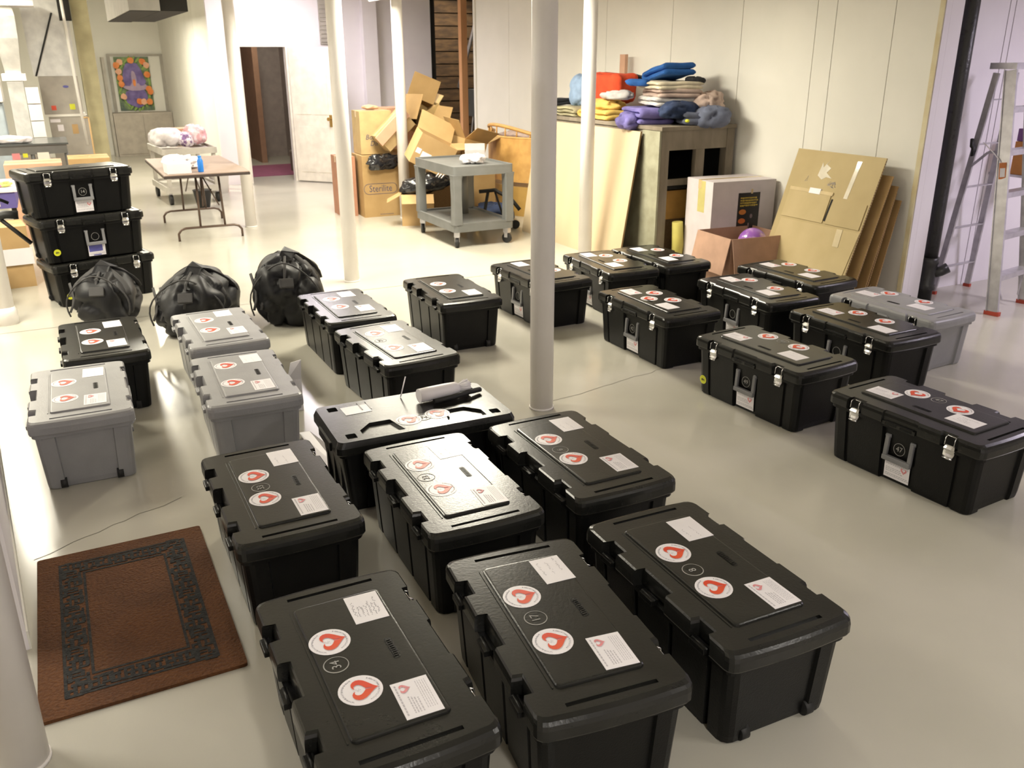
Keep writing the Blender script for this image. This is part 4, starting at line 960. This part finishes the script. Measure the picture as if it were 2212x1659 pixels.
for (cy, cz, n_) in ((.72, .95, 6), (.44, .93, 22)):
    y, z = cy, cz
    for k in range(n_):
        y2, z2 = cy + random.uniform(-.05, .05) * (.3 if n_ < 10 else 1), cz + random.uniform(-.03, .03); b.tube([(-.001, y, z), (-.001, y2, z2)], .0008, 4); y, z = y2, z2
obj('pen_scribble', b, MINK, t)
for k, (y0, y1, xf, top) in enumerate(((4.74, 5.62, 5.37, 1.05), (4.77, 5.60, 5.42, 1.0), (4.71, 5.55, 5.47, .96), (4.73, 5.58, 5.52, .90), (4.69, 5.5, 5.57, .84), (4.72, 5.5, 5.62, .78))):
    lean_sheet(y0, y1, xf, top, ('second', 'third', 'fourth', 'fifth', 'sixth', 'last')[k] + ' flattened carton counted from the front of the leaning pile', (MBR, MBR2)[k % 2], .008, lean=math.asin((5.785 - .016 * (6 - k) - xf) / top))
b = MB(); b.tube([(0, 0, .20), (-.02, -.01, .08), (.05, -.02, .004), (.2, -.01, .02), (.27, -.02, .12)], .005, 6)
tag(obj('twine', b, MBR2, None, (5.35, 4.76, .06)), 'loop of tan twine around the foot of the flattened cartons', 'twine')

# ------------------------------------------------------------------ stepladder
t = thing('step_ladder', 'aluminium stepladder with red feet standing at the right edge', 'ladder', (0, 0, 0))
F = [Vector((6.21, 4.09, 0)), Vector((6.74, 4.19, 0))]; B_ = [Vector((6.36, 4.74, 0)), Vector((6.84, 4.78, 0))]
TP = [Vector((6.36, 4.40, 1.76)), Vector((6.66, 4.44, 1.76))]; TB = [Vector((6.37, 4.52, 1.74)), Vector((6.65, 4.56, 1.74))]
def bar(a, b_, wd, dp, m, nm, side):
    d = (b_ - a).normalized(); s = (side - d * side.dot(d)).normalized(); n = d.cross(s)
    mb = MB(); mb.loft([[q + s * x + n * y for x, y in ((-wd, -dp), (wd, -dp), (wd, dp), (-wd, dp))] for q in (a, b_)], True, True); return obj(nm, mb, m, t)
side = (F[1] - F[0]).normalized(); fwd = Vector((side.y, -side.x, 0))
for a, b_ in zip(F, TP):
    bar(a + Vector((0, 0, .025)), b_, .012, .042, MALU, 'front_rail', side)
    bar(a + Vector((0, 0, .025)) + fwd * -.04, b_ + fwd * -.04, .022, .003, MALU, 'rail_flange', side)
for a, b_ in zip(B_, TB): bar(a + Vector((0, 0, .02)), b_, .011, .022, MALU, 'rear_rail', side)
MFOOT = mat('red_foot', (0.45, 0.06, 0.03), 0.5)
for a in F: bar(a, a + Vector((0, 0, .03)), .02, .055, MFOOT, 'foot', side)
for a in B_: bar(a, a + Vector((0, 0, .025)), .016, .028, MFOOT, 'foot', side)
for k in range(5):
    f = .165 + k * .172; a, b_ = F[0].lerp(TP[0], f), F[1].lerp(TP[1], f)
    bar(a, b_, .042, .006, MALU, 'step', fwd); bar(a + fwd * .042 - Vector((0, 0, .016)), b_ + fwd * .042 - Vector((0, 0, .016)), .003, .018, MALU, 'step_front', fwd)
for k in range(5):
    f = .13 + k * .19; bar(B_[0].lerp(TB[0], f), B_[1].lerp(TB[1], f), .020, .004, MALU, 'rear_rung', fwd)
bar(TP[0] + Vector((-.03, .05, .03)), TP[1] + Vector((.03, .05, .03)), .10, .022, MALU, 'top_cap', fwd)
for s_ in (0, 1):
    f = .18; bar(F[s_].lerp(TP[s_], f), F[s_].lerp(F[1 - s_], .25).lerp(TP[0], .02) + Vector((0, 0, .06)), .004, .006, MALU, 'brace', fwd)
    a = F[s_].lerp(TP[s_], .68); c = B_[s_].lerp(TB[s_], .60); mid = (a + c) / 2 + Vector((0, 0, .05)); bar(a, mid, .003, .010, MALU, 'spreader', side); bar(mid, c, .003, .010, MALU, 'spreader', side)
b = MB(); b.box(-.002, 0, -.026, .026, -.06, .06); o = obj('warning_label', b, mat('orange_label', (0.62, 0.20, 0.05), 0.5), t, F[0].lerp(TP[0], .60) - side * .0135, (R(-9), R(4.5), math.atan2(side.y, side.x)))
b = MB(); b.box(-.0028, -.002, -.018, .018, -.045, .02); obj('label_print', b, MPAP, o)
b = MB()
a = F[0].lerp(TP[0], .66); b.tube([a + Vector((-.02, 0, -.05)), a + Vector((-.05, .06, .02)), a + Vector((-.07, .14, .09))], .004, 6); obj('cord', b, MPAP, t)
tag(obj('hanging_cord', MB().tube([(0, 0, .02), (-.02, -.02, -.03), (.02, -.02, -.06), (-.01, -.03, -.10), (.0, -.02, -.02)], .014, 8), MRUB, None, (6.33, 4.60, 1.24)), 'black clamp hanging between the rails of the stepladder', 'clamp')
t = thing('wall_shelf_item', 'orange and purple boxed thing cut by the right edge behind the stepladder', 'box', (7.02, 4.60, .95))
obj('box', MB().box(-.04, .12, -.08, .08, 0, .26, bev=.004), mat('orange_box', (0.6, 0.25, 0.05), 0.5), t); obj('box', MB().box(-.03, .12, -.08, .08, .262, .36, bev=.004), mat('purple_box', (0.2, 0.08, 0.25), 0.5), t)
obj('bracket', MB().box(-.05, .13, -.09, .28, -.02, 0), MALU, t)

# ------------------------------------------------------------------ white door
t = thing('panel_door', 'white two-panel door standing open in front of the back wall', 'door', (3.50, 14.42, 0), R(-50))
b = MB(); b.box(0, .76, -.02, .02, .015, 2.02, bev=.003); obj('door_leaf', b, MDOR, t)
for z0, z1 in ((.16, .86), (1.04, 1.86)):
    for x0, x1 in ((.09, .35), (.41, .67)):
        b = MB(); b.box(x0, x1, -.026, -.02, z0, z1, bev=.003); obj('door_panel', b, MDOR, t)
b = MB(); b.tube([(.70, -.02, .98), (.70, -.07, .98)], .012, 10); b.tube([(.70, -.06, .98), (.70, -.09, .98)], .028, 14); obj('knob', b, MBRS, t)
obj('lock_plate', MB().box(.675, .725, -.024, -.02, .86, 1.04), MBRS, t)

# ------------------------------------------------------------------ folding table and what stands on it
def ftable(label, x, y, L, W, H, rz=0, top=MTBL, name='folding_table'):
    t = thing(name, label, 'table', (x, y, 0), rz)
    obj('table_top', MB().box(-W / 2 + .004, W / 2 - .004, -L / 2 + .004, L / 2 - .004, H - .008, H), top, t)
    obj('edge_band', MB().box(-W / 2, W / 2, -L / 2, L / 2, H - .036, H - .008, bev=.003), MTED, t)
    for s in (-1, 1):
        yy = s * (L / 2 - .28)
        b = MB()
        b.tube([(-W / 2 + .10, yy, 0), (-W / 2 + .10, yy, .08), (-W / 2 + .13, yy, .12), (-W / 2 + .18, yy, .135), (W / 2 - .18, yy, .135), (W / 2 - .13, yy, .12), (W / 2 - .10, yy, .08), (W / 2 - .10, yy, 0)], .013, 8)
        for xx in (-.10, .16): b.tube([(xx, yy, .135), (xx * .9, yy, H - .036)], .012, 8)
        obj('leg_frame', b, MTLG, t)
        b = MB(); b.tube([(-.05, yy, .36), (0, yy - s * .30, H - .05)], .008, 6); b.tube([(.12, yy, .36), (0, yy - s * .30, H - .05)], .008, 6); obj('brace', b, MTLG, t)
    return t
ftable('brown folding table with bent steel legs in front of the doorway', 1.42, 10.72, 1.86, .87, .735)
t = thing('takeaway_box', 'white box on the near left corner of the brown folding table', 'box', (1.15, 10.0, .735), R(3))
obj('box', MB().box(-.12, .12, -.12, .12, 0, .11, bev=.006), MPAP, t)
tag(obj('plastic_bag', lump(.20, .24, .075, 71, .35, 2.1, 40, 20, fs=7), MPLB, None, (1.24, 10.42, .735)), 'crumpled white plastic bag behind the white box on the brown table', 'plastic bag')
t = thing('spray_bottle', 'bright blue bottle standing on the brown folding table', 'bottle', (1.38, 9.96, .735))
b = MB(); b.lathe([(.028, 0), (.030, .01), (.030, .115), (.020, .135), (.019, .15)], 16); obj('bottle_body', b, mat('blue_bottle', (0.02, 0.22, 0.75), 0.3), t)
b = MB(); b.lathe([(.018, .15), (.018, .168)], 12); obj('cap', b, mat('blue_cap', (0.03, 0.28, 0.8), 0.3), t)
# utility cart behind
t = thing('utility_cart', 'pale gray utility cart with dark casters behind the brown folding table', 'cart', (1.62, 13.3, 0), R(4))
MCT2 = mat('pale_cart', (0.55, 0.52, 0.47), 0.5)
for z in (.66, .16): 
    b = MB(); b.poly(rrect(.36, .56, .04), z, z + .05); b.poly(rrect(.36, .56, .04), z + .049, z + .08, holes=[rrect(.34, .54, .03)]); obj('tray', b, MCT2, t)
for sx in (-1, 1):
    for sy in (-1, 1):
        obj('post', MB().box(sx * .31 - .025, sx * .31 + .025, sy * .5 - .025, sy * .5 + .025, .2, .67), MCT2, t)
        b = MB(); b.tube([(-.02, 0, 0), (.02, 0, 0)], .07, 18); obj('caster', b, MRUB, t, (sx * .31, sy * .48, .07))
        obj('fork', MB().box(sx * .31 - .02, sx * .31 + .02, sy * .48 - .02, sy * .48 + .02, .12, .17), MALU, t)
tag(obj('white_bag', lump(.22, .24, .13, 72, .2, 2.2, 40, 20, fs=5), MPLB, None, (1.42, 13.1, .742)), 'puffy white bag at the left of the pale utility cart', 'plastic bag')
tag(obj('pink_bag', lump(.15, .2, .14, 73, .25, 2.3, 36, 18, fs=6), mat('pink_print_bag', (0.75, 0.42, 0.45), 0.4, col2=(0.80, 0.70, 0.72), scale=14, sharp=(.45, .55)), None, (1.83, 13.35, .742)), 'pink and white printed bag at the right of the pale utility cart', 'bag')
tag(obj('patterned_bag', lump(.11, .16, .10, 74, .25, 2.3, 36, 18, fs=6), mat('dark_print_bag', (0.72, 0.66, 0.68), 0.4, col2=(0.20, 0.10, 0.25), scale=18, sharp=(.45, .55)), None, (1.64, 13.0, .742)), 'white bag with dark and orange print in the middle of the pale utility cart', 'bag')
tag(obj('tan_tray', MB().box(-.2, .2, -.12, .12, 0, .20, bev=.01), MBR3, None, (1.72, 13.68, .742)), 'tan carton at the back of the pale utility cart', 'carton')
t = thing('fire_extinguisher', 'small red fire extinguisher at the foot of the white wall behind the table', 'fire extinguisher', (2.27, 14.12, 0))
b = MB(); b.lathe([(.06, 0), (.065, .02), (.065, .30), (.03, .36), (.025, .38)], 18); obj('cylinder', b, mat('extinguisher_red', (0.75, 0.05, 0.02), 0.35), t)
b = MB(); b.box(-.05, .03, -.01, .01, .38, .42); obj('valve', b, MRUB, t); obj('paper_tag', MB().box(-.02, .02, -.068, -.066, .1, .22), MPAP, t)
t = thing('white_bucket', 'white bucket on the floor left of the fire extinguisher', 'bucket', (2.14, 13.72, 0)); b = MB(); b.lathe([(.12, 0), (.15, .36), (.155, .37)], 22); obj('bucket_body', b, MCOL, t)
obj('rim', MB().lathe([(.158, .365), (.158, .385)], 22), MCOL, t)
tag(obj('black_tub', MB().lathe([(.08, 0), (.12, .22), (.125, .23)], 20), MRUB, None, (1.70, 12.4, 0)), 'black tub on the floor under the pale utility cart', 'tub')
# poster on the board
t = thing('notice_board', 'framed pale board holding the flower poster on the far wall', 'board', (1.82, 20.46, 0))
obj('frame', MB().poly([(-.53, .80), (.53, .80), (.53, 1.96), (-.53, 1.96)], -.02, .02, holes=[[(-.47, .84), (.47, .84), (.47, 1.92), (-.47, 1.92)]], M=Matrix.Rotation(R(90), 4, 'X')), MFUR, t)
obj('board_panel', MB().box(-.48, .48, .0, .02, .82, 1.94), MW, t)
t = thing('flower_poster', 'poster of a purple iris framed by orange tulips on the far pale board', 'poster', (1.74, 20.44, 1.385))
obj('sheet', MB().box(-.33, .33, 0, .004, -.52, .52), mat('poster_green', (0.25, 0.36, 0.12), 0.5, col2=(0.08, 0.12, 0.10), scale=9), t)
random.seed(12)
BN = [0]
def blob(nm, cx_, cz, rx_, rz_, m, y=-.002, n=12, sharp_=0, rot=0):
    BN[0] += 1; y -= BN[0] * .0016
    b = MB(); pts = []
    for q in range(n):
        a = 2 * PI * q / n; rr = 1 + (random.uniform(-.12, .12) if not sharp_ else (0 if q % 2 else -sharp_)); px_, pz_ = rx_ * rr * math.cos(a), rz_ * rr * math.sin(a)
        pts.append((cx_ + px_ * math.cos(rot) - pz_ * math.sin(rot), cz + px_ * math.sin(rot) + pz_ * math.cos(rot)))
    b.loft([[(x, yy, z) for x, z in pts] for yy in (y, y + .0015)], True, True); obj(nm, b, m, t)
MP1 = mat('tulip_orange', (0.85, 0.30, 0.07), 0.5, col2=(0.75, 0.18, 0.03)); MP1b = mat('tulip_peach', (0.9, 0.48, 0.3), 0.5); MP2 = mat('leaf_green', (0.30, 0.48, 0.10), 0.5); MP3 = mat('iris_purple', (0.22, 0.16, 0.42), 0.5, col2=(0.12, 0.08, 0.25), scale=8); MP4 = mat('iris_pale', (0.48, 0.36, 0.50), 0.5)
for k in range(26):
    a = 2 * PI * k / 26; blob('leaf', .29 * math.cos(a), .48 * math.sin(a), .02, .07, MP2, -.001, 8, 0, random.uniform(-.8, .8))
blob('iris_petal', -.02, .12, .20, .30, MP3, -.003); blob('iris_petal', .02, -.26, .22, .20, MP3, -.003); blob('iris_petal', 0, -.06, .24, .08, MP4, -.005, 10); blob('iris_petal', 0, .10, .05, .16, MP4, -.005)
blob('iris_petal', -.13, .02, .07, .06, MP3, -.007); blob('iris_petal', .15, .04, .07, .08, MP3, -.007); blob('iris_heart', 0, .03, .03, .07, MP1, -.008)
for (x, z, m) in ((-.23, .42, MP1b), (-.02, .45, MP1), (.20, .43, MP1), (.27, .36, MP1b), (-.27, .24, MP1b), (-.26, .12, MP1), (-.25, .0, MP1), (.26, .18, MP1), (.26, -.10, MP1), (.28, -.16, MP1), (-.24, -.24, MP1b), (.05, -.34, MP1), (.13, -.35, MP1b), (.24, -.35, MP1), (-.30, .36, MP1)):
    blob('tulip', x, z, .06, .062, m, -.010)
t = thing('gray_locker', 'plain gray-tan cabinet standing below the flower poster', 'cabinet', (1.72, 20.2, 0))
obj('cabinet_body', MB().box(-.50, .62, -.22, .22, 0, .84, bev=.006), mat('locker_tan', (0.46, 0.41, 0.35), 0.6), t); obj('cabinet_door', MB().box(-.47, .05, -.235, -.222, .04, .80, bev=.003), mat('locker_tan2', (0.44, 0.39, 0.33), 0.6), t); obj('cabinet_door', MB().box(.06, .59, -.235, -.222, .04, .80, bev=.003), mat('locker_tan3', (0.44, 0.39, 0.33), 0.6), t)
obj('cabinet_side', MB().box(-.56, -.51, -.22, .22, 0, 1.9, bev=.003), MFUR, t)

# ------------------------------------------------------------------ furnace corner at the far left
t = thing('furnace', 'tan enamel furnace cabinet with coloured stickers at the far left', 'furnace', (.24, 13.6, 0))
obj('lower_cabinet', MB().box(-.20, .26, -.3, .3, .10, 1.16, bev=.006), MFUR, t)
obj('upper_cabinet', MB().box(-.24, .22, -.3, .3, 1.19, 1.66, bev=.006), MFUR, t); obj('seam_trim', MB().box(-.24, .24, -.31, .3, 1.16, 1.19), MW, t)
for nm, x, z, hx, hz_, m in (('sticker', -.12, 1.27, .028, .028, mat('red_sticker', (0.8, 0.1, 0.05), 0.5)), ('sticker', .10, 1.28, .032, .035, MYEL), ('sticker', -.08, 1.02, .035, .04, MPAP), ('sticker', -.13, 1.11, .06, .02, MPAP), ('sticker', .09, 1.0, .035, .06, MBR2)):
    obj(nm, MB().box(x - hx, x + hx, -.302, -.3, z - hz_, z + hz_), m, t)
b = MB(); b.loft([[(.06 + .035 * math.cos(a), y, 1.53 + .016 * math.sin(a)) for a in [2 * PI * q / 16 for q in range(16)]] for y in (-.302, -.3)], True, True); obj('badge', b, mat('badge_blue', (0.12, 0.12, 0.4), 0.4), t)
t = thing('supply_duct', 'bright foil-wrapped supply duct rising above the furnace', 'duct', (.20, 13.6, 1.66))
b = MB(); b.loft([[(x * s, y, z) for x, y in ((-.24, -.3), (.24, -.3), (.24, .3), (-.24, .3))] for z, s in ((0, 1.0), (.25, 1.08), (.9, 1.12), (1.19, 1.12))], True, True); obj('plenum', b, MMET, t)
b = MB(); b.tube([(-.22, -.32, .0), (-.1, -.33, .3), (.0, -.33, .55), (.08, -.33, .75)], .012, 6); obj('hose', b, MRUB, t)
t = thing('return_duct', 'slim gray return duct with pinched waist left of the furnace', 'duct', (-.26, 12.95, 0))
b = MB(); b.loft([[(x * s, y * s, z) for x, y in ((-.11, -.2), (.11, -.2), (.11, .2), (-.11, .2))] for z, s in ((.5, .8), (1.6, .8), (1.68, .75), (2.1, 1.1), (2.35, 1.15), (2.5, .95))], True, True); obj('duct_body', b, MMET, t)
b = MB(); b.box(-.13, .13, -.22, .22, 1.62, 1.70); b.box(-.2, .35, -.25, .25, 2.46, 2.52); obj('collar', b, MCOL, t)
for k in range(5): obj('brick_panel', MB().box(.095, .24, -.2, .15, .55 + k * .2, .74 + k * .2, bev=.004), MCOL, t)
t = thing('water_heater', 'pale blue-gray boiler casing behind the left tables', 'boiler', (-.62, 13.6, 0))
b = MB(); b.box(-.16, .16, -.2, .2, .3, 1.34, bev=.02); obj('casing', b, MBLU, t); b = MB(); b.box(-.22, .18, -.25, .2, 1.35, 2.4, bev=.02); obj('jacket', b, MCOL, t)
obj('dark_side', MB().box(-.5, -.17, -.1, .3, .2, 1.34), mat('dark_red_brown', (0.06, 0.02, 0.015), 0.8), t)
b = MB(); b.box(.51, .71, 13.35, 13.55, 0, CEIL); tag(obj('wall_post', b, mat('mustard_post', (0.42, 0.38, 0.22), 0.7)), 'mustard painted post at the right of the furnace', 'post')
b = MB(); b.box(.36, .50, 13.28, 13.34, 2.32, 2.6, bev=.004); tag(obj('black_vent_box', b, MDRK), 'black box near the top of the mustard post', 'box')
b = MB(); b.tube([(.44, 13.2, .8), (.42, 13.2, 1.6), (.40, 13.2, CEIL)], .018, 8); tag(obj('service_pipe', b, MW), 'thin cream pipe running up in front of the mustard post', 'pipe')
b = MB(); b.tube([(.50, 13.1, 0), (.50, 13.1, 1.15)], .010, 8); b.tube([(.44, 13.1, 1.15), (.50, 13.1, 1.15)], .010, 8); tag(obj('copper_line', b, MBR2), 'thin tan pipe bent at waist height beside the furnace', 'pipe')
# left work tables
t = thing('left_work_table', 'dark narrow work table at the far left, behind the stack of trunks', 'table', (-.25, 12.1, -.15))
obj('table_top', MB().box(-.5, .44, -.32, .6, 1.08, 1.10), mat('dark_gloss_top', (0.10, 0.11, 0.11), 0.25), t); obj('rail', MB().box(-.5, .42, -.30, -.28, .98, 1.08), MCRT, t)
for xx in (-.45, .05, .40):
    b = MB(); b.tube([(xx, -.26, 1.08), (xx + (.02 if xx > .3 else 0), -.26, .15)], .022, 8); obj('leg', b, MCRT, t)
for k, (x0, x1, z0, z1, m) in enumerate(((-.16, -.08, .93, 1.0, MPNK), (-.05, .0, .95, .995, MYEL), (.10, .22, .92, 1.0, MW))): obj('hanging_tag', MB().box(x0, x1, -.31, -.302, z0, z1), m, t)
tag(obj('white_cloth_heap', lump(.22, .12, .045, 81, .3, 2.2, 30, 14, fs=8), MPLB, None, (-.40, 11.95, .95)), 'white crumpled sheet on the dark left work table', 'sheet')
carton('tan carton on the floor behind the stack of trunks, right one', (.42, .5, .82), (.36, 11.3, 0), (0, 0, 0), closed=True, m=MBR2)
carton('tan carton on the floor behind the stack of trunks, left one', (.56, .5, .80), (-.20, 11.2, 0), (0, 0, 0), closed=True, m=MBR3)
t = thing('left_side_table', 'white-topped side table cut by the left edge', 'table', (-.62, 9.5, 0))
obj('table_top', MB().box(-.4, .30, -.5, .3, .76, .79, bev=.004), MPAP, t); obj('skirt', MB().box(-.38, .27, -.48, .28, .62, .76), mat('blue_skirt', (0.12, 0.10, 0.35), 0.6), t)
for xx in (-.35, .24): obj('leg', MB().box(xx - .02, xx + .02, -.45, -.41, 0, .62), MRUB, t)
obj('label', MB().box(.05, .14, -.484, -.48, .64, .74), MPAP, t)
tag(obj('bright_packets', lump(.14, .10, .03, 82, .3, 2.2, 24, 12, fs=10), mat('packet_colours', (0.75, 0.75, 0.2), 0.4, col2=(0.65, 0.15, 0.35), scale=18, sharp=(.48, .52)), None, (-.50, 9.2, .79)), 'pink and yellow packets on the white side table', 'packet')
carton('tan carton low on the floor at the left edge, with a white band', (.40, .4, .52), (-.52, 8.75, 0), (0, 0, R(6)), closed=True, m=MBR2)
b = MB(); b.box(-.22, .215, -.215, -.205, .20, .34); tag(obj('white_wrap', b, MPAP, None, (-.52, 8.75, 0), (0, 0, R(6))), 'white band of paper on the carton at the left edge', 'paper')
t = thing('padded_armchair', 'black padded arm of a chair reaching in from the left edge', 'chair', (-.48, 7.85, 0))
b = MB(); b.tube([(-.30, 0, .62), (-.1, -.02, .70), (.08, -.03, .74), (.17, -.03, .73)], .045, 12, flat=.7); obj('armrest', b, MRUB, t)
b = MB(); b.tube([(.05, -.03, .70), (.22, .0, .50)], .024, 10, flat=.7); b.tube([(-.2, .0, 1.0), (.12, .0, .82)], .012, 8); obj('arm_strut', b, MRUB, t)
b = MB(); b.box(-.5, -.05, -.1, .4, .38, .46, bev=.03); obj('seat', b, MBAG, t); b = MB(); b.tube([(-.25, .15, 0), (-.25, .15, .38)], .03, 10); b.box(-.5, 0, .12, .18, 0, .05); obj('stem', b, MRUB, t)
b = MB(); b.box(-.9, -.1, 5.9, 6.9, 0, .004)
